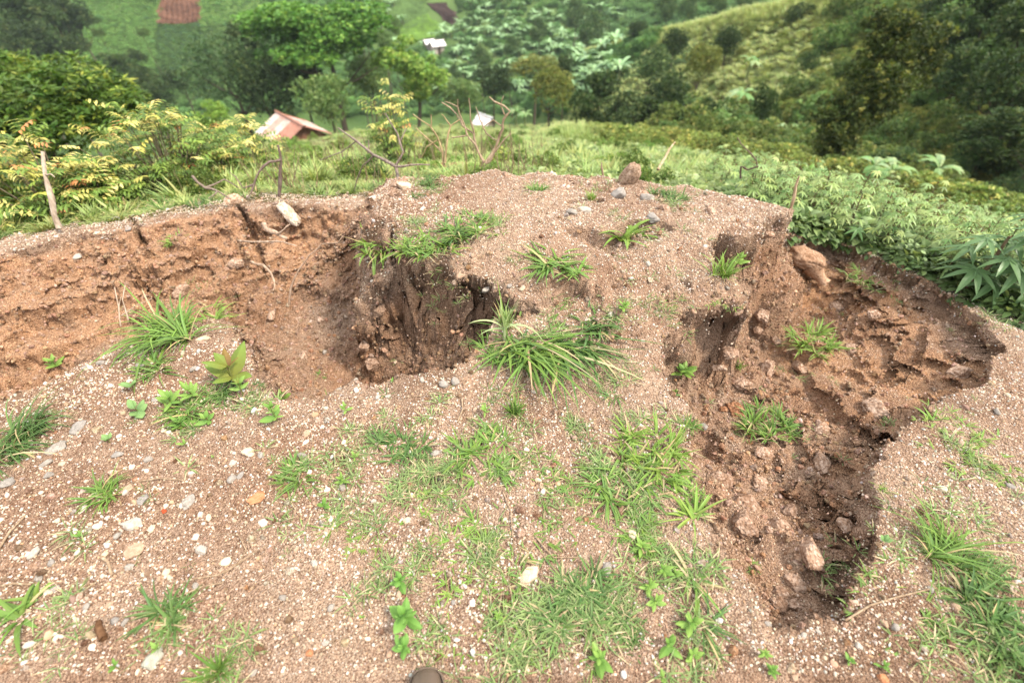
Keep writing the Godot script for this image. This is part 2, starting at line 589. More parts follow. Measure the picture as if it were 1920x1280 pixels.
				soil = soil.lerp(red, kind[k] * clampf(0.85 + n0 * 0.5, 0.0, 1.0))
				soil = soil.lerp(gravel, clampf(0.12 + n1 * 0.4, 0.0, 0.5))
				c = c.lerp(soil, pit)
			var d := sqrt(x * x + z * z)
			c = c.lerp(turf, smoothstep(-0.12, 0.15, d - brink(x, z) + n0 * 0.3) * smoothstep(0.02, -0.05, pitg[k]))
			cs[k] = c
	var idx := PackedInt32Array()
	idx.resize((gw - 1) * (gh - 1) * 6)
	var m := 0
	for j in gh - 1:
		for i in gw - 1:
			var a := j * gw + i
			idx[m] = a; idx[m + 1] = a + 1; idx[m + 2] = a + gw
			idx[m + 3] = a + 1; idx[m + 4] = a + gw + 1; idx[m + 5] = a + gw
			m += 6
	# smooth normals from the shifted faces
	walls.clear()
	for turn in 2:
		ns.fill(Vector3.ZERO)
		for t in range(0, idx.size(), 3):
			var a := vs[idx[t]]
			var fn := (vs[idx[t + 2]] - a).cross(vs[idx[t + 1]] - a)
			ns[idx[t]] += fn; ns[idx[t + 1]] += fn; ns[idx[t + 2]] += fn
		for k in ns.size():
			ns[k] = ns[k].normalized()
			if turn == 0 and ns[k].y < 0.86 and pitg[k] > -0.5: # steep faces are crumbly in all three directions
				var p := vs[k]
				var rough := smoothstep(0.86, 0.55, ns[k].y)
				var q := nb.get_noise_3d(p.x * 2.3, p.y * 3.0, p.z * 2.3) * 0.028 + nc.get_noise_3d(p.x * 1.2, p.y * 1.2, p.z * 1.2) * 0.016
				if p.x > 1.0:
					q -= absf(nb.get_noise_3d(p.x * 4.0 + 9.0, p.y * 0.9, p.z * 4.0)) * 0.02 # runnels down the wall
				else:
					q += (0.5 - absf(nb.get_noise_3d(p.x * 3.4 + 9.0, p.y * 4.2, p.z * 3.4)) * 1.6) * 0.024 # crumbling blocks
				vs[k] = p + ns[k] * q * rough * (0.6 if p.x > 1.2 else 1.0)
				if rough > 0.35 and rng.randf() < 0.55:
					walls.append(k)
				cs[k] = cs[k] * (1.0 + rough * 0.35 * nc.get_noise_3d(p.x * 0.6, p.y * 0.6, p.z * 0.6))
	for k in walls:
		wall_at.append(vs[k])
		wall_col.append(cs[k])
	var arr := []
	arr.resize(Mesh.ARRAY_MAX)
	arr[Mesh.ARRAY_VERTEX] = vs
	arr[Mesh.ARRAY_NORMAL] = ns
	arr[Mesh.ARRAY_COLOR] = cs
	arr[Mesh.ARRAY_INDEX] = idx
	var mesh := ArrayMesh.new()
	mesh.add_surface_from_arrays(Mesh.PRIMITIVE_TRIANGLES, arr)
	mesh.surface_set_material(0, M.soil)
	struct("ground", mesh)

func hillside() -> void:
	var azs := []
	var a := -180.0
	while a < 180.0:
		azs.append(a)
		a += 0.4 if absf(a) < 56.0 else 4.0
	azs.append(180.0)
	var ds := [0.4, 1.5]
	var d := 2.6
	while d < 420.0:
		ds.append(d)
		d *= 1.03
	ds.append(900.0)
	ds.append(2500.0)
	var nx := azs.size()
	var vs := PackedVector3Array()
	var cs := PackedColorArray()
	var ns := PackedVector3Array()
	for di in ds.size():
		d = ds[di]
		for az in azs:
			var x: float = d * sin(deg_to_rad(az))
			var z: float = -d * cos(deg_to_rad(az))
			var y := land(x, z)
			if near_inside(x, z):
				y -= 0.75 * smoothstep(0.0, 0.35, minf(minf(x - X0, X1 - x), minf(z - Z0, Z1 - z))) + 0.01
			if d > 420.0:
				y = land(x / d * 400.0, z / d * 400.0) + 2.0
			vs.append(Vector3(x, y, z))
			var n0 := na.get_noise_2d(x * 0.9, z * 0.9)
			var worn := smoothstep(-29.0, -24.0, az) * (1.0 - smoothstep(-10.0, -4.0, az)) * smoothstep(5.0, 9.0, d) * (1.0 - smoothstep(30.0, 40.0, d))
			var n1 := na.get_noise_2d(x * 0.13 + 50.0, z * 0.13)
			var c := Color(0.11, 0.15, 0.045).lerp(Color(0.24, 0.23, 0.10), clampf(0.4 + n0 * 0.9, 0, 1))
			c = c.lerp(Color(0.32, 0.25, 0.15), worn * clampf(0.7 + n0, 0.0, 1.0))
			if d > 60.0:
				c = Color(0.085, 0.15, 0.045).lerp(Color(0.16, 0.24, 0.075), clampf(0.45 + n1 * 1.4 + n0 * 0.4, 0, 1))
			if az > 6.0 and d > 22.0 and d < 100.0:
				c = Color(0.10, 0.15, 0.04).lerp(Color(0.22, 0.26, 0.09), clampf(0.4 + n0 * 1.2, 0, 1))
			cs.append(c)
	var idx := PackedInt32Array()
	for j in ds.size() - 1:
		for i in nx - 1:
			var k := j * nx + i
			idx.append_array(PackedInt32Array([k, k + nx, k + 1, k + 1, k + nx, k + nx + 1]))
	ns.resize(vs.size())
	for t in range(0, idx.size(), 3):
		var p := vs[idx[t]]
		var fn := (vs[idx[t + 2]] - p).cross(vs[idx[t + 1]] - p)
		ns[idx[t]] += fn; ns[idx[t + 1]] += fn; ns[idx[t + 2]] += fn
	for k in ns.size():
		ns[k] = ns[k].normalized()
		if ns[k].y < 0.0:
			ns[k] = -ns[k]
	var arr := []
	arr.resize(Mesh.ARRAY_MAX)
	arr[Mesh.ARRAY_VERTEX] = vs
	arr[Mesh.ARRAY_NORMAL] = ns
	arr[Mesh.ARRAY_COLOR] = cs
	arr[Mesh.ARRAY_INDEX] = idx
	var mesh := ArrayMesh.new()
	mesh.add_surface_from_arrays(Mesh.PRIMITIVE_TRIANGLES, arr)
	mesh.surface_set_material(0, M.turf)
	struct("hills", mesh)

# ------------------------------------------------------------------ materials
func cells(freq: float, ret: int, size: int, ramp: Array, seed_at := 5, jitter := 1.0) -> NoiseTexture2D:
	var n := FastNoiseLite.new()
	n.seed = seed_at
	n.noise_type = FastNoiseLite.TYPE_CELLULAR
	n.cellular_return_type = ret
	n.cellular_jitter = jitter
	n.frequency = freq
	n.fractal_type = FastNoiseLite.FRACTAL_NONE
	var t := NoiseTexture2D.new()
	t.width = size
	t.height = size
	t.seamless = true
	t.seamless_blend_skirt = 0.08
	t.normalize = true
	t.noise = n
	if ramp.size():
		var g := Gradient.new()
		g.offsets = PackedFloat32Array()
		g.colors = PackedColorArray()
		for q in ramp:
			g.add_point(q[0], q[1])
		t.color_ramp = g
	return t

func fuzz(freq: float, size: int, ramp: Array, oct := 5, seed_at := 3) -> NoiseTexture2D:
	var t := cells(freq, 0, size, ramp, seed_at)
	var n: FastNoiseLite = t.noise
	n.noise_type = FastNoiseLite.TYPE_SIMPLEX_SMOOTH
	n.fractal_type = FastNoiseLite.FRACTAL_FBM
	n.fractal_octaves = oct
	return t

func mat(rough: float, spec := 0.3) -> StandardMaterial3D:
	var m := StandardMaterial3D.new()
	m.vertex_color_use_as_albedo = true
	m.roughness = rough
	m.metallic_specular = spec
	return m

func leafy(rough := 0.55, through := 0.75) -> StandardMaterial3D:
	var m := mat(rough, 0.35)
	m.cull_mode = BaseMaterial3D.CULL_DISABLED
	m.backlight_enabled = true
	m.backlight = Color(through, through, through * 0.8)
	return m

func materials() -> void:
	var soil := mat(0.95, 0.2)
	soil.albedo_texture = cells(0.11, FastNoiseLite.RETURN_CELL_VALUE, 1024, [[0.0, Color(0.55, 0.47, 0.42)], [0.35, Color(0.78, 0.72, 0.68)], [0.7, Color(0.9, 0.86, 0.82)], [0.93, Color(1.0, 0.97, 0.94)], [1.0, Color(1, 1, 1)]])
	soil.uv1_triplanar = true
	soil.uv1_world_triplanar = true
	soil.uv1_scale = Vector3.ONE * 2.4
	soil.heightmap_enabled = true
	soil.heightmap_texture = fuzz(0.04, 1024, [], 6)
	soil.heightmap_scale = 2.2
	M.soil = soil
	var turf := mat(0.95, 0.2)
	turf.albedo_texture = fuzz(0.02, 512, [[0.0, Color(0.5, 0.5, 0.45)], [1.0, Color(1, 1, 1)]], 6)
	turf.uv1_triplanar = true
	turf.uv1_world_triplanar = true
	turf.uv1_scale = Vector3.ONE * 0.35
	M.turf = turf
	M.leaf = leafy()
	M.gloss = leafy(0.4, 0.7)
	M.grass = leafy(0.5, 0.78)
	var bark := mat(0.9, 0.2)
	bark.albedo_texture = fuzz(0.03, 256, [[0.0, Color(0.55, 0.5, 0.46)], [1.0, Color(1, 1, 1)]], 5)
	bark.uv1_triplanar = true
	bark.uv1_scale = Vector3(6, 1.5, 6)
	M.bark = bark
	var stone := mat(0.85, 0.3)
	stone.albedo_texture = fuzz(0.02, 512, [[0.0, Color(0.62, 0.58, 0.55)], [0.5, Color(0.88, 0.86, 0.84)], [1.0, Color(1, 1, 1)]], 6)
	stone.uv1_triplanar = true
	stone.uv1_scale = Vector3.ONE * 1.2
	stone.heightmap_enabled = true
	stone.heightmap_texture = stone.albedo_texture
	stone.heightmap_scale = 0.25
	M.stone = stone
	var clod := mat(0.97, 0.15)
	clod.albedo_texture = cells(0.06, FastNoiseLite.RETURN_CELL_VALUE, 512, [[0.0, Color(0.6, 0.52, 0.46)], [0.6, Color(0.85, 0.8, 0.76)], [1.0, Color(1, 1, 1)]], 8)
	clod.uv1_triplanar = true
	clod.uv1_world_triplanar = true
	clod.uv1_scale = Vector3.ONE * 4.0
	clod.heightmap_enabled = true
	clod.heightmap_texture = fuzz(0.03, 512, [], 6, 9)
	clod.heightmap_scale = 1.0
	M.clod = clod
	M.pebble = mat(0.85, 0.3)
	var cloth := mat(0.95, 0.15)
	cloth.albedo_texture = fuzz(0.02, 512, [[0.0, Color(0.5, 0.42, 0.36)], [0.45, Color(0.85, 0.8, 0.75)], [1.0, Color(1, 1, 1)]], 6, 12)
	cloth.uv1_triplanar = true
	cloth.uv1_world_triplanar = true
	cloth.uv1_scale = Vector3.ONE * 6.0
	cloth.heightmap_enabled = true
	cloth.heightmap_texture = fuzz(0.25, 512, [], 2, 14)
	cloth.heightmap_scale = 0.2
	M.cloth = cloth
	var sheet := mat(0.5, 0.5)
	sheet.albedo_texture = fuzz(0.01, 512, [[0.0, Color(0.6, 0.5, 0.45)], [0.5, Color(0.95, 0.92, 0.9)], [1.0, Color(1, 1, 1)]], 5, 21)
	sheet.uv1_triplanar = true
	sheet.uv1_scale = Vector3.ONE * 0.4
	M.sheet = sheet
	var hide := mat(0.6, 0.4)
	hide.heightmap_enabled = true
	hide.heightmap_texture = cells(0.08, FastNoiseLite.RETURN_DISTANCE, 512, [], 31)
	hide.heightmap_scale = 0.05
	hide.uv1_triplanar = true
	hide.uv1_scale = Vector3.ONE * 8.0
	M.hide = hide

# ------------------------------------------------------------------ rounded lumps: stones, clods, sacks
func ico(sub: int) -> Array:
	var t := (1.0 + sqrt(5.0)) / 2.0
	var v := []
	for p in [[-1, t, 0], [1, t, 0], [-1, -t, 0], [1, -t, 0], [0, -1, t], [0, 1, t], [0, -1, -t], [0, 1, -t], [t, 0, -1], [t, 0, 1], [-t, 0, -1], [-t, 0, 1]]:
		v.append(Vector3(p[0], p[1], p[2]).normalized())
	var f := [[0, 11, 5], [0, 5, 1], [0, 1, 7], [0, 7, 10], [0, 10, 11], [1, 5, 9], [5, 11, 4], [11, 10, 2], [10, 7, 6], [7, 1, 8], [3, 9, 4], [3, 4, 2], [3, 2, 6], [3, 6, 8], [3, 8, 9], [4, 9, 5], [2, 4, 11], [6, 2, 10], [8, 6, 7], [9, 8, 1]]
	for s in sub:
		var mid := {}
		var g := []
		for q in f:
			var m := []
			for e in 3:
				var i: int = q[e]
				var j: int = q[(e + 1) % 3]
				var key := mini(i, j) * 100000 + maxi(i, j)
				if not mid.has(key):
					mid[key] = v.size()
					v.append(((v[i] + v[j]) * 0.5).normalized())
				m.append(mid[key])
			g.append([q[0], m[0], m[2]])
			g.append([q[1], m[1], m[0]])
			g.append([q[2], m[2], m[1]])
			g.append([m[0], m[1], m[2]])
		f = g
	return [v, f]

func lump(sub: int, at: int, rough: float, cuts: int, col: Color, col2: Color, mt: Material, smooth := true) -> ArrayMesh:
	var r := RandomNumberGenerator.new()
	r.seed = at
	var n := FastNoiseLite.new()
	n.seed = at
	n.frequency = 1.0
	n.fractal_octaves = 4
	var shape := ico(sub)
	var planes := []
	for i in cuts:
		planes.append([Vector3(r.randfn(), r.randfn(), r.randfn()).normalized(), r.randf_range(0.55, 0.85)])
	var b := MB.new()
	for p in shape[0]:
		var q: Vector3 = p
		var k := 1.0 + n.get_noise_3dv(q * 0.9) * rough + n.get_noise_3dv(q * 3.5 + Vector3(7, 1, 3)) * rough * 0.5
		for c in planes:
			var e: float = q.dot(c[0])
			if e > 0.0:
				k = minf(k, c[1] / e)
		b.v.append(q * k)
		b.c.append(col.lerp(col2, clampf(0.5 + n.get_noise_3dv(q * 1.6 + Vector3(3, 9, 2)) * 1.5, 0, 1)))
	for f in shape[1]:
		var a: Vector3 = b.v[f[0]]
		if (b.v[f[2]] - a).cross(b.v[f[1]] - a).dot(a) < 0.0:
			b.ix.append_array(PackedInt32Array([f[0], f[2], f[1]]))
		else:
			b.ix.append_array(PackedInt32Array([f[0], f[1], f[2]]))
	return b.mesh(mt, smooth)

func basis_of(r: RandomNumberGenerator, tilt := 0.4) -> Basis:
	return Basis.from_euler(Vector3(r.randf_range(-tilt, tilt), r.randf() * TAU, r.randf_range(-tilt, tilt)))

# ------------------------------------------------------------------ labels of small things by what lies near them
func beside(p: Vector3, skip := "") -> String:
	var best := ""
	var bd := 1e9
	var bp := Vector3()
	for q in marks:
		var e: float = p.distance_to(q[1])
		if e < bd and q[0] != skip and q[0].split(" ").size() <= 7:
			bd = e
			best = q[0]
			bp = q[1]
	if best == "":
		return "on the bare ground"
	var dx := p.x - bp.x
	var dz := p.z - bp.z
	var way := "left of" if dx < 0 else "right of"
	if absf(dz) > absf(dx):
		way = "behind" if dz < 0 else "before"
	return way + " the " + best

var said := {}
func once(text: String) -> String: # a second thing of the same look at the same place is told apart by its distance
	var k: int = said.get(text, 0)
	said[text] = k + 1
	if k == 0:
		return text
	var ranks := ["second", "third", "fourth", "fifth", "sixth", "seventh", "eighth", "ninth", "tenth", "eleventh", "twelfth", "thirteenth", "fourteenth", "fifteenth", "sixteenth"]
	return ranks[mini(k - 1, 14)] + " " + text

func sky_and_camera() -> void:
	var cam := Camera3D.new()
	cam.name = "camera"
	cam.position = EYE
	cam.rotation = Vector3(-TILT, 0, 0)
	cam.fov = 73.74
	cam.near = 0.05
	cam.far = 4000.0
	var lens := CameraAttributesPhysical.new()
	lens.frustum_focal_length = 16.0
	lens.frustum_near = 0.05
	lens.frustum_far = 4000.0
	lens.frustum_focus_distance = 2.1
	lens.exposure_aperture = 1.25
	cam.attributes = lens
	add_child(cam)
	cam.current = true
	var env := Environment.new()
	env.background_mode = Environment.BG_SKY
	var s := ProceduralSkyMaterial.new()
	s.sky_top_color = Color(0.97, 0.98, 1.0)
	s.sky_horizon_color = Color(0.70, 0.72, 0.75)
	s.sky_curve = 0.3
	s.ground_horizon_color = Color(0.45, 0.45, 0.4)
	s.ground_bottom_color = Color(0.3, 0.28, 0.24)
	s.sky_energy_multiplier = 0.8
	s.sun_angle_max = 20.0
	var sk := Sky.new()
	sk.sky_material = s
	env.sky = sk
	env.tonemap_mode = Environment.TONE_MAPPER_LINEAR
	env.tonemap_exposure = 4.6
	env.sdfgi_enabled = true
	env.ssao_enabled = true
	env.ssil_enabled = true
	env.fog_enabled = true
	env.fog_density = 0.00022
	env.fog_light_color = Color(0.86, 0.9, 0.93)
	var we := WorldEnvironment.new()
	we.name = "sky"
	we.environment = env
	add_child(we)
	var sun := DirectionalLight3D.new()
	sun.name = "sun"
	sun.light_energy = 0.5
	sun.light_angular_distance = 10.0
	sun.light_color = Color(1.0, 0.96, 0.9)
	sun.shadow_enabled = true
	sun.rotation = Vector3(deg_to_rad(-54), deg_to_rad(72), 0)
	add_child(sun)

func noises() -> void:
	for q in [[na, 3, 0.12, 4], [nb, 5, 2.2, 3], [nc, 8, 14.0, 3]]:
		q[0].seed = q[1]
		q[0].noise_type = FastNoiseLite.TYPE_SIMPLEX_SMOOTH
		q[0].frequency = q[2]
		q[0].fractal_octaves = q[3]
	nd.seed = 2
	nd.noise_type = FastNoiseLite.TYPE_CELLULAR
	nd.cellular_return_type = FastNoiseLite.RETURN_DISTANCE
	nd.frequency = 9.0
	nd.fractal_octaves = 2

# ------------------------------------------------------------------ grasses and herbs
func vary(col: Color, r: RandomNumberGenerator, k := 0.18) -> Color:
	var f := 1.0 + r.randf_range(-k, k)
	return Color(col.r * f * (1.0 + r.randf_range(-0.1, 0.1)), col.g * f, col.b * f * (1.0 + r.randf_range(-0.12, 0.12)))

const G_DEEP := Color(0.06, 0.125, 0.032)
const G_MID := Color(0.12, 0.205, 0.055)
const G_LIME := Color(0.21, 0.31, 0.065)
const G_STRAW := Color(0.42, 0.34, 0.18)

# a tuft of unit reach, grown from several crowns: kind 0 short spray, 1 flat star, 2 long arching to one side, 3 upright, 4 broad-bladed, 5 creeping mat, 6 dense mound
func tuft(kind: int, at: int, col: Color, col2: Color) -> ArrayMesh:
	var r := RandomNumberGenerator.new()
	r.seed = at
	var b := MB.new()
	var crowns_n: int = [10, 4, 13, 9, 4, 30, 22][kind]
	var per: int = [9, 8, 13, 8, 7, 5, 10][kind]
	var reach: float = [0.3, 0.12, 0.3, 0.22, 0.2, 0.8, 0.55][kind]
	var wide: float = [0.034, 0.032, 0.017, 0.034, 0.055, 0.02, 0.026][kind]
	for k in crowns_n:
		var ca := r.randf() * TAU
		var cp := Vector3(cos(ca), 0, sin(ca)) * sqrt(r.randf()) * reach
		if kind == 2:
			cp = Vector3(r.randf_range(-0.45, 0.1), 0, r.randf_range(-0.22, 0.22))
		var bias := cp * 1.2 + Vector3(r.randfn(), 0, r.randfn()) * 0.35
		var tone := r.randf()
		var vigour := r.randf_range(0.65, 1.1)
		if kind != 2 and kind != 4:
			for i in 2: # dead thatch lying at the foot
				var ta := r.randf() * TAU
				b.blade(cp + Vector3(0, 0.015, 0), Vector3(cos(ta), r.randf_range(0.0, 0.35), sin(ta)).normalized(), r.randf_range(0.25, 0.6) * (0.5 if kind == 5 else 1.0), wide * 0.55, r.randf_range(0.2, 1.0), vary(Color(0.30, 0.23, 0.13), r), vary(G_STRAW, r), 3)
		for i in per:
			var an := r.randf() * TAU
			var out := (Vector3(cos(an), 0, sin(an)) + bias).normalized()
			var lift := r.randf_range(0.2, 1.5)
			var ln := r.randf_range(0.4, 0.95) * vigour
			var droop := r.randf_range(0.3, 1.6)
			match kind:
				1:
					lift = r.randf_range(0.15, 0.8); droop = r.randf_range(0.3, 1.0)
				2:
					out = (out * 0.95 + Vector3(0.8, 0, 0.05)).normalized()
					lift = r.randf_range(0.2, 1.9); droop = r.randf_range(0.9, 2.8); ln *= r.randf_range(0.6, 1.6)
				3:
					lift = r.randf_range(0.9, 3.2); droop = r.randf_range(0.3, 1.3)
				4:
					lift = r.randf_range(0.25, 1.7); droop = r.randf_range(0.8, 2.0)
				5:
					ln *= 0.4; lift = r.randf_range(0.15, 1.3)
				6:
					ln *= 0.62; lift = r.randf_range(0.25, 2.0)
			var c1 := vary(col.lerp(col2, clampf(tone * 0.6 + r.randf() * 0.5, 0, 1)), r)
			if r.randf() < 0.07:
				c1 = vary(G_STRAW, r)
			b.blade(cp + out * 0.02, (out + Vector3.UP * lift).normalized(), ln, wide * r.randf_range(0.6, 1.25), droop, c1 * Color(0.9, 0.85, 0.9), c1, 5 if kind != 5 and kind != 6 else 4)
	return b.mesh(M.grass)

func leaf_mesh(ln: float, w: float, curl: float, c0: Color, c1: Color, blunt := 0.75, segs := 6) -> ArrayMesh:
	var b := MB.new()
	b.broad(Vector3.ZERO, Vector3(0, 0.25, 1).normalized(), Vector3(1, 0, 0), ln, w, curl, c0, c1, segs, 0.28, blunt)
	return b.mesh(M.leaf)

# a broad-leaved herb: stem and leaves as parts
func herb(called: String, p: Vector3, size: float, tiers: int, per: int, shapes: Array, lift: float, at: int, label: String, cat := "weed", lean := Vector3.ZERO, group := "") -> Node3D:
	var r := RandomNumberGenerator.new()
	r.seed = at
	var t := thing(called, Transform3D(Basis(), p), label, cat, group)
	var b := MB.new()
	var tall := size * lift
	b.tube([Vector3(0, -0.02, 0), Vector3(0, tall * 0.5, 0) + lean * 0.5, Vector3(0, tall, 0) + lean], [size * 0.035, size * 0.028, size * 0.015], 5, Color(0.16, 0.17, 0.05))
	part("stem", b.mesh(M.leaf, true), t)
	for k in tiers:
		for j in per + 1:
			var an := TAU * (j + 0.5 * (k % 2)) / (per + 1) + r.randf_range(-0.6, 0.6)
			var f := (k + 1.0) / tiers
			var out := Vector3(sin(an), 0, cos(an))
			if r.randf() < 0.12 and size < 0.2 and not called.begins_with("large"):
				continue
			var sc := size * (0.95 - 0.45 * f) * r.randf_range(0.55, 1.15)
			var up := 0.1 + 0.9 * f * f + r.randf_range(-0.35, 0.35)
			var bs := Basis.looking_at(-(out + Vector3.UP * up * 0.8).normalized(), Vector3.UP).scaled(Vector3.ONE)
			part("leaf", shapes[r.randi() % shapes.size()], t, Transform3D(bs * Basis(Vector3(0, 0, 1), r.randf_range(-0.5, 0.5)) * Basis.from_scale(Vector3(sc * r.randf_range(0.8, 1.15), sc, sc)), Vector3(0, tall * f * 0.95, 0) + lean * f + out * size * 0.02))
	return t

# ------------------------------------------------------------------ woody plants
# crown of unit size: lobes hold sprigs, sprigs hold leaves
func crown(at: int, lobes: Array, sprigs: int, per: int, ln: float, w: float, cols: Array, droop: float, core := 0.35) -> ArrayMesh:
	var r := RandomNumberGenerator.new()
	r.seed = at
	var b := MB.new()
	var total := 0.0
	for l in lobes:
		total += l[1].x * l[1].z
	for l in lobes:
		var c: Vector3 = l[0]
		var e: Vector3 = l[1]
		var tone := r.randf_range(0.0, 1.0)
		var n := maxi(2, int(sprigs * e.x * e.z / total))
		for i in n:
			var d := Vector3(r.randfn(), r.randfn(), r.randfn()).normalized()
			if d.y < -0.3 and r.randf() < 0.6:
				d.y = -d.y
			var rad := 1.0 if r.randf() > core else pow(r.randf(), 0.5)
			rad *= r.randf_range(0.86, 1.1)
			var p := c + d * e * rad
			var out := (d * 0.8 + Vector3(r.randfn(), r.randfn(), r.randfn()) * 0.45 + Vector3.DOWN * droop * 0.5).normalized()
			var col: Color = cols[0].lerp(cols[1], clampf(tone * 0.5 + r.randf() * 0.6, 0, 1))
			if r.randf() < 0.12 and cols.size() > 2:
				col = cols[2]
			col = vary(col, r, 0.22)
			for k in per:
				var ld := (out + Vector3(r.randfn(), r.randfn(), r.randfn()) * 0.75 + Vector3.DOWN * droop * r.randf()).normalized()
				var sd := ld.cross(Vector3(r.randfn(), r.randfn() + 1.5, r.randfn())).normalized()
				b.leaf(p + ld * ln * 0.15, ld, sd, ln * r.randf_range(0.7, 1.2), w * r.randf_range(0.8, 1.2), vary(col, r, 0.12))
	return b.mesh(M.leaf)

func lobes_of(kind: String, at: int) -> Array:
	var r := RandomNumberGenerator.new()
	r.seed = at
	var out := []
	match kind:
		"dome":
			out.append([Vector3(0, -0.05, 0), Vector3(0.72, 0.72, 0.72)])
			for i in 34:
				var d := Vector3(r.randfn(), absf(r.randfn()) * 0.9 - 0.25, r.randfn()).normalized()
				out.append([d * r.randf_range(0.66, 0.82), Vector3.ONE * r.randf_range(0.2, 0.34)])
		"flat":
			for i in 30:
				var an := r.randf() * TAU
				var q := sqrt(r.randf()) * 0.8
				out.append([Vector3(cos(an) * q, r.randf_range(-0.75, 0.75) * (1.0 - q * 0.6), sin(an) * q), Vector3(r.randf_range(0.22, 0.42), r.randf_range(0.1, 0.2), r.randf_range(0.22, 0.42))])
		"round":
			out.append([Vector3(0, 0, 0), Vector3(0.6, 0.62, 0.6)])
			for i in 16:
				var d := Vector3(r.randfn(), r.randfn() * 0.8 + 0.2, r.randfn()).normalized()
				out.append([d * r.randf_range(0.45, 0.72), Vector3.ONE * r.randf_range(0.2, 0.38)])
		"clumps":
			for i in 30:
				var d := Vector3(r.randfn(), r.randfn(), r.randfn()).normalized() * pow(r.randf(), 0.4)
				out.append([d * 0.8, Vector3(1.0, 0.75, 1.0) * r.randf_range(0.16, 0.28)])
		"bush":
			for i in 18:
				var an := r.randf() * TAU
				var q := sqrt(r.randf()) * 0.75
				var hh := (1.0 - q * q) * r.randf_range(-0.4, 0.85) - 0.2
				out.append([Vector3(cos(an) * q, hh, sin(an) * q), Vector3.ONE * r.randf_range(0.2, 0.36)])
		"tall":
			for i in 20:
				var yy := r.randf_range(-0.85, 0.85)
				var q := sqrt(r.randf()) * 0.6 * (1.0 - 0.5 * absf(yy))
				var an := r.randf() * TAU
				out.append([Vector3(cos(an) * q, yy, sin(an) * q), Vector3(1.0, 0.55, 1.0) * r.randf_range(0.25, 0.42)])
	return out

func trunk_mesh(at: int, tall: float, thick: float, limbs: int, spread_at: float, up: float, col: Color) -> ArrayMesh:
	var r := RandomNumberGenerator.new()
	r.seed = at
	var b := MB.new()
	var bend := Vector3(r.randf_range(-0.1, 0.1), 0, r.randf_range(-0.1, 0.1)) * tall
	var top := Vector3(0, tall, 0) + bend
	b.tube([Vector3(0, -0.3, 0), Vector3(0, tall * 0.15, 0), Vector3(0, tall * 0.55, 0) + bend * 0.7, top], [thick * 1.5, thick, thick * 0.8, thick * 0.6], 8, col)
	for i in limbs:
		var an := TAU * i / limbs + r.randf() * 0.8
		var out := Vector3(cos(an), 0, sin(an))
		var from := Vector3(0, tall * r.randf_range(0.6, 0.98), 0) + bend * 0.85
		var e := from + out * spread_at * r.randf_range(0.5, 0.9) + Vector3.UP * up * r.randf_range(0.3, 1.0)
		var m := from.lerp(e, 0.5) + Vector3(0, -0.08 * up, 0) + Vector3(r.randfn(), r.randfn(), r.randfn()) * spread_at * 0.05
		b.tube([from, m, e], [thick * 0.45, thick * 0.3, thick * 0.1], 5, col)
	return b.mesh(M.bark, true)

var crowns := {}

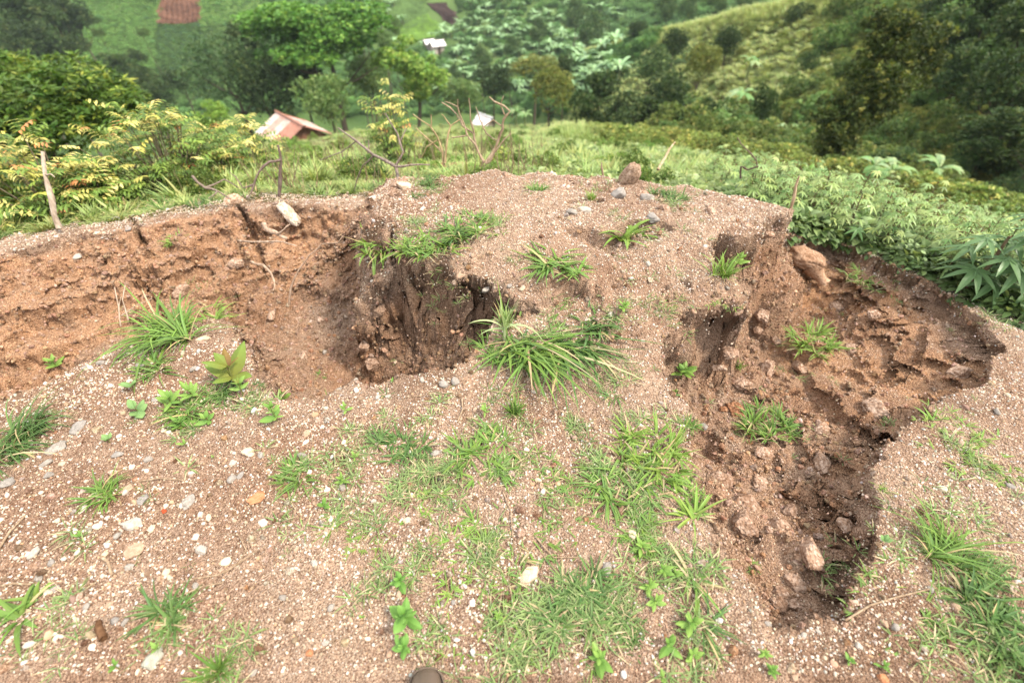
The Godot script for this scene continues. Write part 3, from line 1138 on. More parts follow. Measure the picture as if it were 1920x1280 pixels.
func species() -> void:
	crowns.mango = [crown(41, lobes_of("dome", 4), 3200, 8, 0.095, 0.014, [Color(0.035, 0.08, 0.013), Color(0.12, 0.19, 0.028), Color(0.23, 0.29, 0.045)], 0.75, 0.25)]
	crowns.flat = [crown(42, lobes_of("flat", 5), 3600, 8, 0.055, 0.02, [Color(0.06, 0.15, 0.025), Color(0.15, 0.30, 0.05), Color(0.22, 0.36, 0.07)], 0.1, 0.3), crown(43, lobes_of("flat", 15), 1300, 8, 0.05, 0.014, [Color(0.05, 0.10, 0.035), Color(0.10, 0.17, 0.06), Color(0.14, 0.20, 0.08)], 0.1, 0.3)]
	crowns.round = [crown(44, lobes_of("round", 6), 1200, 8, 0.07, 0.017, [Color(0.09, 0.16, 0.045), Color(0.17, 0.26, 0.075), Color(0.23, 0.30, 0.11)], 0.2), crown(45, lobes_of("round", 16), 1000, 8, 0.075, 0.02, [Color(0.045, 0.09, 0.03), Color(0.10, 0.165, 0.05), Color(0.15, 0.20, 0.065)], 0.2), crown(46, lobes_of("round", 26), 1000, 8, 0.075, 0.02, [Color(0.11, 0.14, 0.03), Color(0.21, 0.24, 0.055), Color(0.30, 0.29, 0.07)], 0.1)]
	crowns.clumps = [crown(47, lobes_of("clumps", 7), 1300, 8, 0.08, 0.022, [Color(0.10, 0.21, 0.03), Color(0.27, 0.40, 0.07), Color(0.36, 0.46, 0.11)], 0.2, 0.5), crown(48, lobes_of("clumps", 17), 1000, 8, 0.08, 0.022, [Color(0.07, 0.14, 0.04), Color(0.15, 0.25, 0.065), Color(0.23, 0.29, 0.09)], 0.2, 0.5)]
	crowns.bush = [crown(49, lobes_of("bush", 8), 850, 7, 0.09, 0.024, [Color(0.05, 0.10, 0.025), Color(0.13, 0.20, 0.05), Color(0.20, 0.23, 0.065)], 0.2), crown(50, lobes_of("bush", 18), 850, 7, 0.09, 0.024, [Color(0.09, 0.14, 0.035), Color(0.20, 0.245, 0.06), Color(0.28, 0.27, 0.08)], 0.2), crown(51, lobes_of("bush", 28), 700, 7, 0.1, 0.03, [Color(0.10, 0.19, 0.05), Color(0.22, 0.34, 0.10), Color(0.31, 0.40, 0.14)], 0.2)]
	crowns.dark = [crown(54, lobes_of("round", 36), 1300, 8, 0.075, 0.02, [Color(0.02, 0.042, 0.014), Color(0.06, 0.10, 0.03), Color(0.11, 0.15, 0.045)], 0.2), crown(55, lobes_of("bush", 38), 1100, 8, 0.08, 0.022, [Color(0.022, 0.045, 0.013), Color(0.065, 0.105, 0.03), Color(0.12, 0.15, 0.045)], 0.2), crown(56, lobes_of("clumps", 37), 1300, 8, 0.075, 0.02, [Color(0.025, 0.052, 0.015), Color(0.075, 0.125, 0.035), Color(0.13, 0.17, 0.05)], 0.2)]
	crowns.olive = [crown(52, lobes_of("clumps", 9), 1000, 8, 0.085, 0.028, [Color(0.03, 0.048, 0.013), Color(0.10, 0.13, 0.032), Color(0.22, 0.23, 0.055)], 0.2, 0.4), crown(53, lobes_of("round", 19), 1000, 8, 0.085, 0.028, [Color(0.027, 0.042, 0.012), Color(0.085, 0.11, 0.028), Color(0.20, 0.21, 0.05)], 0.2, 0.4)]

# a tree whose crown shows at a pixel, with given half sizes in pixels, at a distance
func tree(kind: String, k: int, px: float, py: float, rx: float, ry: float, d: float, label: String, called := "tree", cat := "tree", group := "", turn := 0.0, bark := Color(0.16, 0.13, 0.10)) -> Node3D:
	var c := away(px, py, d)
	var m := per_px(c)
	var r := Vector3(rx * m, ry * m * 1.03, rx * m)
	var g := Vector3(c.x, land(c.x, c.z), c.z)
	var t := thing(called, Transform3D(Basis(), g), label, cat, group)
	var low := maxf(c.y - g.y - r.y * 0.55, 0.3)
	part("trunk", trunk_mesh(int(px * 7 + py), low, maxf(0.05, r.x * 0.045), 6, r.x * 0.75, r.y * 0.9, bark), t)
	var set_of: Array = crowns[kind]
	part("crown", set_of[k % set_of.size()], t, Transform3D(Basis.from_euler(Vector3(0, turn + px, 0)).scaled(r), Vector3(0, c.y - g.y, 0)))
	return t

# ---- palmate cassava leaf
func palm_leaf(b: MB, p: Vector3, out: Vector3, ln: float, r: RandomNumberGenerator, col: Color, lobes_n := 6) -> void:
	var side := out.cross(Vector3.UP).normalized()
	var up := side.cross(out).normalized()
	for k in lobes_n:
		var an := lerpf(-2.1, 2.1, float(k) / (lobes_n - 1)) + r.randf_range(-0.08, 0.08)
		var d := (out * cos(an) + side * sin(an) - up * 0.25).normalized()
		var l := ln * (1.0 - 0.18 * absf(an) / 2.1) * r.randf_range(0.9, 1.08)
		b.broad(p, d, d.cross(up).normalized(), l, l * 0.115, 0.5, col, col * 1.05, 4, 0.3, 0.6)

func cassava(at: int, tall: float, leaves: int, col: Color, col2: Color) -> Array: # [stem mesh, foliage mesh]
	var r := RandomNumberGenerator.new()
	r.seed = at
	var s := MB.new()
	var f := MB.new()
	var lean := Vector3(r.randf_range(-0.15, 0.15), 0, r.randf_range(-0.15, 0.15))
	s.tube([Vector3(0, -0.05, 0), Vector3(0, tall * 0.5, 0) + lean * 0.3, Vector3(0, tall, 0) + lean], [0.011, 0.009, 0.005], 5, Color(0.2, 0.17, 0.1))
	for i in leaves:
		var fr := lerpf(0.3, 1.0, float(i) / leaves)
		var an := i * 2.4 + r.randf_range(-0.3, 0.3)
		var out := Vector3(cos(an), 0, sin(an))
		var base := Vector3(0, tall * fr, 0) + lean * fr
		var e := base + out * r.randf_range(0.12, 0.2) * (1.2 - 0.5 * fr) + Vector3.UP * r.randf_range(0.0, 0.1)
		s.tube([base, base.lerp(e, 0.6) + Vector3.UP * 0.02, e], [0.003, 0.0025, 0.002], 4, Color(0.25, 0.14, 0.07))
		palm_leaf(f, e, (out + Vector3.DOWN * r.randf_range(0.0, 0.5)).normalized(), r.randf_range(0.11, 0.19) * (1.15 - 0.35 * fr), r, vary(col.lerp(col2, r.randf()), r), 5 + r.randi() % 3)
	return [s.mesh(M.bark, true), f.mesh(M.gloss)]

# ---- banana: stem and arching torn leaves
func banana_leaf(at: int, ln: float, w: float, col: Color) -> ArrayMesh:
	var r := RandomNumberGenerator.new()
	r.seed = at
	var b := MB.new()
	var d := Vector3(0, 1.4, 1).normalized()
	var q := Vector3.ZERO
	var pts := []
	for i in 9:
		pts.append(q)
		q += d * ln / 8.0
		d = (d + Vector3.DOWN * 0.28).normalized()
	for i in 8:
		for s in [-1.0, 1.0]:
			if r.randf() < 0.06:
				continue
			var t := (i + 0.5) / 8.0
			var w0 := w * sin(PI * clampf((i + 0.25) / 8.4, 0.02, 1))
			var w1 := w * sin(PI * clampf((i + 1.1) / 8.4, 0.02, 1))
			var dip := Vector3(0, -0.25 * w * r.randf_range(0.6, 1.6), 0)
			b.quad(pts[i], pts[i + 1], pts[i + 1] + Vector3(s * w1, 0, 0.06) + dip, pts[i] + Vector3(s * w0, 0, 0) + dip, vary(col, r, 0.12) * (1.0 + 0.1 * t))
	return b.mesh(M.leaf)

func banana(p: Vector3, tall: float, at: int, shapes: Array, label: String, group := "") -> void:
	var r := RandomNumberGenerator.new()
	r.seed = at
	var t := thing("banana_plant", Transform3D(Basis.from_euler(Vector3(0, r.randf() * TAU, 0)), p), label, "banana plant", group)
	var b := MB.new()
	b.tube([Vector3(0, -0.2, 0), Vector3(0, tall * 0.3, 0), Vector3(0.03, tall * 0.55, 0)], [tall * 0.045, tall * 0.04, tall * 0.025], 7, Color(0.22, 0.24, 0.1), Color(0.24, 0.3, 0.12))
	part("stem", b.mesh(M.leaf, true), t)
	for k in 8:
		var bs := Basis.from_euler(Vector3(r.randf_range(-0.35, 0.5), k * 2.4 + r.randf_range(-0.3, 0.3), 0)).scaled(Vector3.ONE * tall * r.randf_range(0.42, 0.56))
		part("leaf", shapes[k % shapes.size()], t, Transform3D(bs, Vector3(0, tall * 0.53, 0)))

# ---- dead wood through pixel points at a distance from the camera
func wood(called: String, chains: Array, col: Color, label: String, cat := "branch") -> void:
	var first: Array = chains[0]
	var p0 := away(first[0][0], first[0][1], first[0][2])
	var t := thing(called, Transform3D(Basis(), p0), label, cat)
	var n := 0
	for q in chains:
		var pts := []
		var rad := []
		var thick: float = q[-1] * (0.88 if called == "dead_bush" or called == "dead_branch" else 1.0)
		var num: int = q.size() - 1
		for i in num:
			pts.append(away(q[i][0], q[i][1], q[i][2]) - p0)
		# soften the corners
		var soft := [pts[0]]
		for i in range(1, num):
			var a: Vector3 = pts[i - 1]
			var c: Vector3 = pts[i]
			soft.append(a.lerp(c, 0.5) + Vector3(sin(i * 5.1 + n), cos(i * 3.7), sin(i * 2.3)) * thick * 0.5)
			soft.append(c)
		for i in soft.size():
			rad.append(thick * (1.0 - 0.65 * i / soft.size()) * (1.0 + 0.18 * sin(i * 4.3 + n)))
		var b := MB.new()
		b.tube(soft, rad, 6, col, col * 1.15)
		part("limb" if n == 0 else "twig", b.mesh(M.bark, true), t)
		n += 1

func sack(called: String, p: Vector3, size: Vector3, turn: Vector3, col: Color, col2: Color, neck: Vector3, label: String) -> void:
	var t := thing(called, Transform3D(Basis.from_euler(turn), p), label, "sack")
	var n := FastNoiseLite.new()
	n.frequency = 1.0
	n.seed = int(p.x * 100)
	var b := MB.new()
	var shape := ico(4)
	for q in shape[0]:
		var v: Vector3 = q
		var k := 1.0 / pow(pow(absf(v.x), 3.0) + pow(absf(v.y), 2.6) + pow(absf(v.z), 3.0), 1.0 / 2.8)
		k *= 1.0 + n.get_noise_3dv(v * 1.4) * 0.18 + absf(n.get_noise_3dv(Vector3(v.x * 1.2, v.y * 6.0, v.z * 6.0))) * -0.12
		b.v.append(v * k * size)
		b.c.append(col.lerp(col2, clampf(0.5 + n.get_noise_3dv(v * 1.8 + Vector3(5, 5, 5)) * 1.8, 0, 1)))
	for f in shape[1]:
		var a: Vector3 = b.v[f[0]]
		if (b.v[f[2]] - a).cross(b.v[f[1]] - a).dot(a) < 0.0:
			b.ix.append_array(PackedInt32Array([f[0], f[2], f[1]]))
		else:
			b.ix.append_array(PackedInt32Array([f[0], f[1], f[2]]))
	part("body", b.mesh(M.cloth, true), t)
	if neck.length() > 0.01:
		var e := MB.new()
		var d := neck.normalized()
		var base := d * size.x * 0.75
		e.tube([base * 0.6, base, base + neck * 0.5, base + neck * 0.7, base + neck], [size.z * 0.85, size.z * 0.7, size.z * 0.42, size.z * 0.36, size.z * 0.5], 11, col, col2 * 1.5)
		part("neck", e.mesh(M.cloth, true), t)

# ------------------------------------------------------------------ the scene
func _ready() -> void:
	sky_and_camera()
	rng.seed = 11
	noises()
	materials()
	near_ground()
	hillside()
	fields()
	species()
	huts()
	big_trees()
	right_hill()
	far_side()
	meadow()
	crops()
	yellow_shrubs()
	dead_wood()
	tufts()
	herbs()
	stones()
	gravel()
	low_grass()
	boot()

func fields() -> void:
	for q in [
		["field", [[160, 4], [296, 2], [292, 168], [130, 150]], Color(0.085, 0.155, 0.035), 0.0],
		["field", [[372, 2], [560, -8], [500, 70], [376, 60]], Color(0.11, 0.19, 0.045), 0.0],
		["ploughed_plot", [[299, -6], [375, -6], [373, 42], [297, 45]], Color(0.19, 0.095, 0.065), 26.0],
		["crop_field", [[296, 47], [376, 44], [420, 190], [290, 196]], Color(0.05, 0.105, 0.04), 40.0],
		["field", [[700, -10], [800, -10], [800, 45], [705, 60]], Color(0.10, 0.17, 0.05), 0.0],
		["field", [[735, 55], [800, 26], [846, 62], [760, 84]], Color(0.14, 0.25, 0.045), 0.0],
		["ploughed_plot", [[798, 8], [838, 6], [862, 40], [846, 48]], Color(0.13, 0.085, 0.075), 14.0],
		["crop_field", [[1176, -6], [1236, -6], [1226, 40], [1176, 52]], Color(0.09, 0.17, 0.055), 10.0],
		["crop_field", [[1096, 132], [1290, 86], [1330, 108], [1090, 182]], Color(0.13, 0.20, 0.07), 22.0]]:
		var corner := []
		for c in q[1]:
			corner.append(ground(c[0], c[1], 260.0))
		var b := MB.new()
		var nx := 60
		var nz := 40
		var col: Color = q[2]
		for j in nz + 1:
			for i in nx + 1:
				var u := float(i) / nx
				var v := float(j) / nz
				var p: Vector3 = corner[0].lerp(corner[1], u).lerp(corner[3].lerp(corner[2], u), v)
				p.x += na.get_noise_2d(p.z * 2.0, u * 9.0) * 2.0 * (1.0 if i == 0 or i == nx else 0.3)
				p.y = land(p.x, p.z) + 0.22
				if q[3] > 0.0:
					p.y += 0.18 * sin(TAU * q[3] * u)
				else:
					p.y += 0.25 * na.get_noise_2d(p.x * 4.0, p.z * 4.0)
				b.v.append(p)
				var k := 1.0 + 0.5 * na.get_noise_2d(p.x * 1.2 + 9.0, p.z * 1.2) + 0.35 * na.get_noise_2d(p.x * 5.0, p.z * 5.0)
				b.c.append(col * k)
		for j in nz:
			for i in nx:
				var k := j * (nx + 1) + i
				b.ix.append_array(PackedInt32Array([k, k + 1, k + nx + 1, k + 1, k + nx + 2, k + nx + 1]))
		struct(q[0], b.mesh(M.turf, false))

func roofed(called: String, px: float, py: float, d: float, size: Vector3, turn: float, rise: float, hip: float, cols: Array, bands: int, wall: Color, label: String) -> void:
	var p := away(px, py, d)
	p.y = land(p.x, p.z)
	var t := thing(called, Transform3D(Basis.from_euler(Vector3(0, turn, 0)), p), label, "house")
	var hx := size.x * 0.5
	var hz := size.z * 0.5
	var w := MB.new()
	var tw := 0.22
	w.box(Vector3(-hx, -1.5, -hz), Vector3(size.x, 0, 0), Vector3(0, size.y + 1.5, 0), Vector3(0, 0, tw), wall)
	w.box(Vector3(-hx, -1.5, hz - tw), Vector3(size.x, 0, 0), Vector3(0, size.y + 1.5, 0), Vector3(0, 0, tw), wall)
	w.box(Vector3(-hx, -1.5, -hz + tw), Vector3(tw, 0, 0), Vector3(0, size.y + 1.5, 0), Vector3(0, 0, size.z - tw * 2), wall)
	w.box(Vector3(hx - tw, -1.5, -hz + tw), Vector3(tw, 0, 0), Vector3(0, size.y + 1.5, 0), Vector3(0, 0, size.z - tw * 2), wall)
	if hip == 0.0: # gable ends
		for s in [-1.0, 1.0]:
			for dx in [0.0, tw]:
				w.tri(Vector3(s * (hx - dx), size.y, -hz), Vector3(s * (hx - dx), size.y, hz), Vector3(s * (hx - dx), size.y + rise * 0.97, 0), wall)
	part("wall", w.mesh(M.clod), t)
	var o := 0.45
	var e := size.y
	var top := size.y + rise
	var a := Vector3(-hx - o, e, hz + o)
	var b := Vector3(hx + o, e, hz + o)
	var c := Vector3(hx + o, e, -hz - o)
	var f := Vector3(-hx - o, e, -hz - o)
	var r0 := Vector3(-hx * (1.0 - hip) - o * (1.0 - hip), top, 0)
	var r1 := Vector3(hx * (1.0 - hip) + o * (1.0 - hip), top, 0)
	var faces := [[a, b, r1, r0], [c, f, r0, r1]]
	if hip > 0.0:
		faces.append([b, c, r1, r1])
		faces.append([f, a, r0, r0])
	var n := 0
	for q in faces:
		for k in bands: # every roofing sheet by itself: side by side along a gable's ridge, in courses up a hip
			var v0 := float(k) / bands
			var v1 := minf(float(k + 1) / bands + 0.012, 1.0)
			var m := MB.new()
			var col: Color = cols[(k + n) % cols.size()]
			var ups: Vector3 = (q[1] - q[0]).cross(q[3] - q[0]).normalized()
			if ups.y < 0.0:
				ups = -ups
			var cols_n := 24
			for i in cols_n:
				for j in 2:
					var s: float = float(i + j) / cols_n
					var rip := 0.03 * sin(TAU * (i + j) * 0.25) + 0.012 * (k % 2)
					for e2 in 2:
						var u := lerpf(v0, v1, s)
						var v := float(e2)
						m.v.append(q[0].lerp(q[1], u).lerp(q[3].lerp(q[2], u), v) + ups * (rip + 0.02))
						m.c.append(vary(col, rng, 0.1) if e2 == 0 else vary(col.lerp(cols[0], 0.25), rng, 0.1))
				var z := m.v.size() - 4
				m.ix.append_array(PackedInt32Array([z, z + 1, z + 2, z + 1, z + 3, z + 2]))
			part("roof_sheet", m.mesh(M.sheet), t)
		n += 1
	var rg := MB.new()
	rg.tube([r0 + Vector3(-0.2, 0.05, 0), r1 + Vector3(0.2, 0.05, 0)], [0.13, 0.13], 6, cols[0])
	if hip > 0.0:
		for q in [[a, r0], [b, r1], [c, r1], [f, r0]]:
			rg.tube([q[0] + Vector3(0, 0.05, 0), q[1] + Vector3(0, 0.05, 0)], [0.12, 0.12], 6, cols[1])
	part("ridge_cap", rg.mesh(M.sheet, true), t)
	var dr := MB.new()
	dr.box(Vector3(-0.45, -0.1, hz), Vector3(0.9, 0, 0), Vector3(0, minf(size.y, 2.0), 0), Vector3(0, 0, 0.05), Color(0.12, 0.09, 0.07))
	part("door", dr.mesh(M.bark), t)

func huts() -> void:
	var rust := Color(0.33, 0.155, 0.105)
	var pale := Color(0.56, 0.51, 0.48)
	roofed("rusty_roofed_house", 540, 215, 50.0, Vector3(4.9, 1.0, 4.2), deg_to_rad(134), 1.3, 0.0, [rust, pale, rust.lerp(pale, 0.35), pale * 0.85, rust], 5, Color(0.3, 0.17, 0.12), "low house with a weathered rust pink and white sheet metal roof")
	roofed("white_roofed_hut", 909, 198, 84.0, Vector3(2.9, 0.8, 2.6), deg_to_rad(-48), 1.5, 0.0, [Color(0.66, 0.68, 0.72)], 3, Color(0.42, 0.38, 0.34), "small hut with a bare pale metal roof at the foot of the meadow")
	roofed("far_house", 818, 74, 150.0, Vector3(3.2, 2.0, 3.0), deg_to_rad(30), 1.0, 0.0, [Color(0.8, 0.8, 0.82)], 2, Color(0.6, 0.57, 0.54), "larger of two tiny white houses on the far hillside")
	roofed("far_house", 804, 79, 152.0, Vector3(2.2, 1.8, 2.2), deg_to_rad(30), 0.8, 0.0, [Color(0.75, 0.75, 0.77)], 2, Color(0.55, 0.52, 0.5), "smaller of two tiny white houses on the far hillside")

func big_trees() -> void:
	tree("mango", 0, 50, 208, 182, 98, 16.0, "huge dense domed mango tree with drooping yellow green leaves", "mango_tree")
	tree("flat", 0, 605, 66, 132, 72, 62.0, "wide flat-topped bright green tree behind the rusty house")
	tree("flat", 1, 425, 128, 95, 78, 68.0, "dark feathery tree in tiers left of the bright flat-topped tree")
	tree("dark", 0, 500, 165, 66, 66, 58.0, "blackish green tree standing right behind the rusty house")
	tree("dark", 0, 470, 92, 60, 52, 72.0, "dark tree behind the left of the flat-topped bright tree")
	tree("dark", 0, 560, 140, 56, 50, 66.0, "dark tree under the flat-topped bright tree's crown")
	tree("round", 0, 690, 140, 48, 46, 66.0, "mid green tree between the flat-topped and the lumpy light tree")
	tree("clumps", 0, 772, 128, 84, 56, 58.0, "lumpy light green tree above the yellow sapling")
	tree("round", 0, 612, 183, 62, 58, 42.0, "olive green round tree beside the rusty house, trunk bare below")
	tree("clumps", 0, 398, 218, 42, 30, 40.0, "small bright green bush left of the rusty house", "bush", "bush")
	tree("round", 0, 862, 175, 50, 36, 60.0, "soft grey green tree left of the white-roofed hut")
	tree("dark", 0, 924, 150, 42, 34, 70.0, "dark tree directly behind the white-roofed hut")
	tree("round", 2, 1034, 172, 52, 50, 45.0, "olive yellow tree on a thin bare trunk at the meadow's end")
	tree("round", 2, 1005, 128, 56, 24, 64.0, "brownish olive low crown behind the thin-trunked tree")
	tree("dark", 0, 1060, 128, 28, 26, 66.0, "small dark tree at the low end of the grassy crest")
	tree("dark", 2, 1128, 190, 62, 58, 38.0, "dark green tree at the left end of the thicket")
	tree("dark", 1, 1180, 222, 66, 50, 34.0, "low dark shrub below the left end of the thicket", "bush", "bush")
	tree("round", 1, 1222, 126, 40, 36, 56.0, "round bluish dark tree under the grassy crest")
	tree("dark", 0, 1255, 198, 66, 66, 36.0, "dark green tree in the middle of the thicket")
	tree("bush", 0, 1335, 226, 70, 58, 31.0, "mid green broad bush at the right end of the thicket", "bush", "bush")
	tree("dark", 0, 1268, 80, 32, 28, 62.0, "dark round tree in the left of a pair on the crest")
	tree("dark", 0, 1368, 78, 34, 30, 54.0, "dark round tree in the right of a pair on the crest")
	tree("dark", 0, 1196, 58, 24, 20, 80.0, "lone dark tree standing on the far part of the crest")
	tree("round", 2, 1318, 120, 42, 38, 46.0, "orange olive tree below the pair of dark crest trees")
	tree("dark", 2, 1420, 215, 44, 56, 34.0, "dark tree between the pale banana plants on the slope")
	tree("dark", 1, 1500, 30, 34, 24, 57.0, "dark windswept bush on the upper crest", "bush", "bush")
	var lean := tree("olive", 0, 1640, 160, 72, 70, 18.0, "tall leaning dark tree with yellowed leaf tips above the cassava", "dark_tree")
	for q in [[1588, 232, 66, 66, 0], [1610, 190, 50, 46, 2], [1692, 92, 76, 66, 2], [1660, 52, 50, 44, 0], [1730, 130, 40, 42, 2], [1560, 275, 46, 36, 0]]:
		var c := away(q[0], q[1], 18.0 + 0.012 * (q[0] - 1640))
		var m := per_px(c)
		part("crown", crowns.olive[q[4] % 2], lean, Transform3D(Basis.from_euler(Vector3(0, q[0], 0)).scaled(Vector3(q[2], q[3], q[2]) * m), c - lean.position))
	for q in [[1850, 50, 110, 86, 40], [1790, 150, 80, 70, 34], [1900, 160, 86, 80, 30], [1960, 60, 90, 90, 36], [1880, 250, 80, 50, 26], [1770, 40, 70, 60, 46], [1990, 250, 80, 60, 24]]:
		tree("dark", int(q[0]) % 3, q[0], q[1], q[2], q[3], q[4], "big blackish green tree in the wood at the upper right corner", "wood_tree", "tree", "dark trees of the wood at the upper right")
	for q in [[20, 30, 80, 50, 130], [90, 20, 70, 40, 140], [60, 80, 60, 40, 120], [140, 40, 40, 30, 150], [-40, 90, 80, 60, 115], [130, 90, 40, 24, 125], [10, 100, 50, 34, 110]]:
		tree("dark", int(q[0]) % 3, q[0], q[1], q[2], q[3], q[4], "dark tree of the shaded wood at the upper left corner", "wood_tree", "tree", "dark trees of the wood at the upper left")
	for q in [[215, 130, 40, 30, 105], [262, 152, 36, 30, 98], [300, 176, 34, 26, 92], [330, 150, 30, 22, 104], [250, 110, 26, 18, 120]]:
		tree("dark", int(q[0]) % 3, q[0], q[1], q[2], q[3], q[4], "dark tree of the row behind the mango tree", "tree", "tree", "dark trees in a row behind the mango tree")
	tree("bush", 0, 183, 60, 12, 10, 140.0, "tiny dark bush alone in the bright far field", "bush", "bush")
	tree("bush", 0, 268, 60, 11, 10, 140.0, "tiny dark bush at the right edge of the bright far field", "bush", "bush")
	for q in [[650, 30, 26, 26, 100], [690, 50, 24, 24, 96], [720, 80, 22, 22, 98], [705, 20, 24, 22, 110], [740, 50, 18, 20, 110], [668, 70, 24, 22, 94]]:
		tree("clumps", 1, q[0], q[1], q[2], q[3], q[4], "bluish green tree to the right of the flat-topped tree", "tree", "tree", "bluish trees right of the flat-topped tree")
	for q in [[1110, 60, 34, 34, 118], [1080, 30, 30, 28, 130], [1140, 90, 30, 26, 112], [1250, 18, 28, 30, 120], [1290, 20, 26, 26, 118], [1345, 6, 30, 20, 110], [1400, 2, 24, 14, 106], [1010, 60, 22, 24, 124], [905, 110, 24, 20, 112], [960, 90, 22, 20, 116], [850, 140, 20, 18, 104]]:
		tree("round", 1, q[0], q[1], q[2], q[3], q[4], "dark tree among the banana plants on the far hillside", "tree", "tree", "dark trees of the far hillside")

func polar(az: float, d: float) -> Vector3:
	var x := d * sin(deg_to_rad(az))
	var z := -d * cos(deg_to_rad(az))
	return Vector3(x, height(x, z), z)

func spin(r: RandomNumberGenerator, s: Vector3) -> Basis:
	return Basis.from_euler(Vector3(0, r.randf() * TAU, 0)).scaled(s)

func right_hill() -> void:
	var r := RandomNumberGenerator.new()
	r.seed = 77
	var kinds := [crowns.bush[0], crowns.bush[1], crowns.dark[1], crowns.bush[1], crowns.bush[2], crowns.clumps[1], crowns.round[1], crowns.bush[0]]
	for i in 150:
		var az := r.randf_range(18, 52)
		var d := r.randf_range(22, curve(az, CREST_D) - 4.0)
		if az < 29 and d > 42 and i % 5 > 0:
			continue
		var p := polar(az, d)
		var s := r.randf_range(0.7, 1.7) * (0.75 + d * 0.008)
		put("shrub", kinds[r.randi() % kinds.size()], Transform3D(spin(r, Vector3(s, s * r.randf_range(0.7, 1.15), s)), p + Vector3(0, s * 0.45, 0)), "bushy shrub on the overgrown hillside at the right", "shrub", "shrubs covering the right hillside")
	var where := []
	var tints := []
	for i in 2600:
		var az := r.randf_range(9, 58)
		var d := r.randf_range(14, curve(az, CREST_D) + 4.0)
		if az < 29 and d > 40 and i % 6 > 0:
			continue
		var p := polar(az, d)
		var s := r.randf_range(0.4, 0.95)
		where.append(Transform3D(spin(r, Vector3(s, s * 0.7, s)), p + Vector3(0, s * 0.15, 0)))
		var k := r.randf_range(0.75, 1.5)
		tints.append(Color(k * r.randf_range(0.9, 1.2), k, k * 0.9))
	scatter("undergrowth", crowns.bush[1], where, tints, "low tangled growth covering the right hillside", "undergrowth")
	var gm := tuft(3, 501, Color(0.28, 0.39, 0.12), Color(0.47, 0.52, 0.22))
	where = []
	for i in 2600:
		var az := r.randf_range(3.5, 31)
		var d := curve(az, CREST_D) + r.randfn() * 1.6 + 0.4
		var p := polar(az, d)
		where.append(Transform3D(spin(r, Vector3(1, 1.2, 1) * r.randf_range(0.7, 1.3)), p))
	for i in 2600: # and down the open face below it
		var az := r.randf_range(5, 32)
		var d := r.randf_range(40, curve(az, CREST_D))
		where.append(Transform3D(spin(r, Vector3(1, 0.7, 1) * r.randf_range(0.5, 1.0)), polar(az, d)))
	scatter("crest_grass", gm, where, [], "pale tall grass along the crest of the right hill", "grass")
	var shapes := [banana_leaf(61, 1.0, 0.15, Color(0.20, 0.30, 0.11)), banana_leaf(62, 1.0, 0.14, Color(0.26, 0.34, 0.16)), banana_leaf(63, 1.0, 0.16, Color(0.15, 0.26, 0.08))]
	M.banana = shapes
	for q in [[1392, 168, 42, 3.2, "pale banana plant high on the slope, largest of its group"], [1408, 120, 48, 2.8, "pale banana plant highest up the slope under the crest trees"], [1440, 250, 32, 2.0, "banana plant at the foot of the slope left of the yellow-leaved one"], [1474, 254, 30, 2.2, "banana plant with a yellowed hanging leaf left of the leaning dark tree"], [1296, 172, 40, 2.4, "small pale banana plant half hidden in the thicket"], [1800, 256, 20, 1.5, "banana plant with pale splayed leaves under the dark wood"], [1680, 228, 26, 1.5, "small banana plant half hidden behind the tall leaning dark tree"], [1370, 190, 40, 2.6, "banana plant just left of the largest pale one"], [968, 176, 62, 3.0, "pale banana plant left of the thin-trunked tree"], [985, 190, 55, 2.6, "banana plant hard by the thin bare trunk"], [1650, 292, 12.5, 1.0, "young banana plant at the far edge of the cassava, left one"], [1690, 292, 12.0, 1.0, "young banana plant at the far edge of the cassava, right one"]]:
		var p := away(q[0], q[1], q[2])
		p.y = land(p.x, p.z)
		banana(p, q[3], int(q[0]), shapes, q[4])

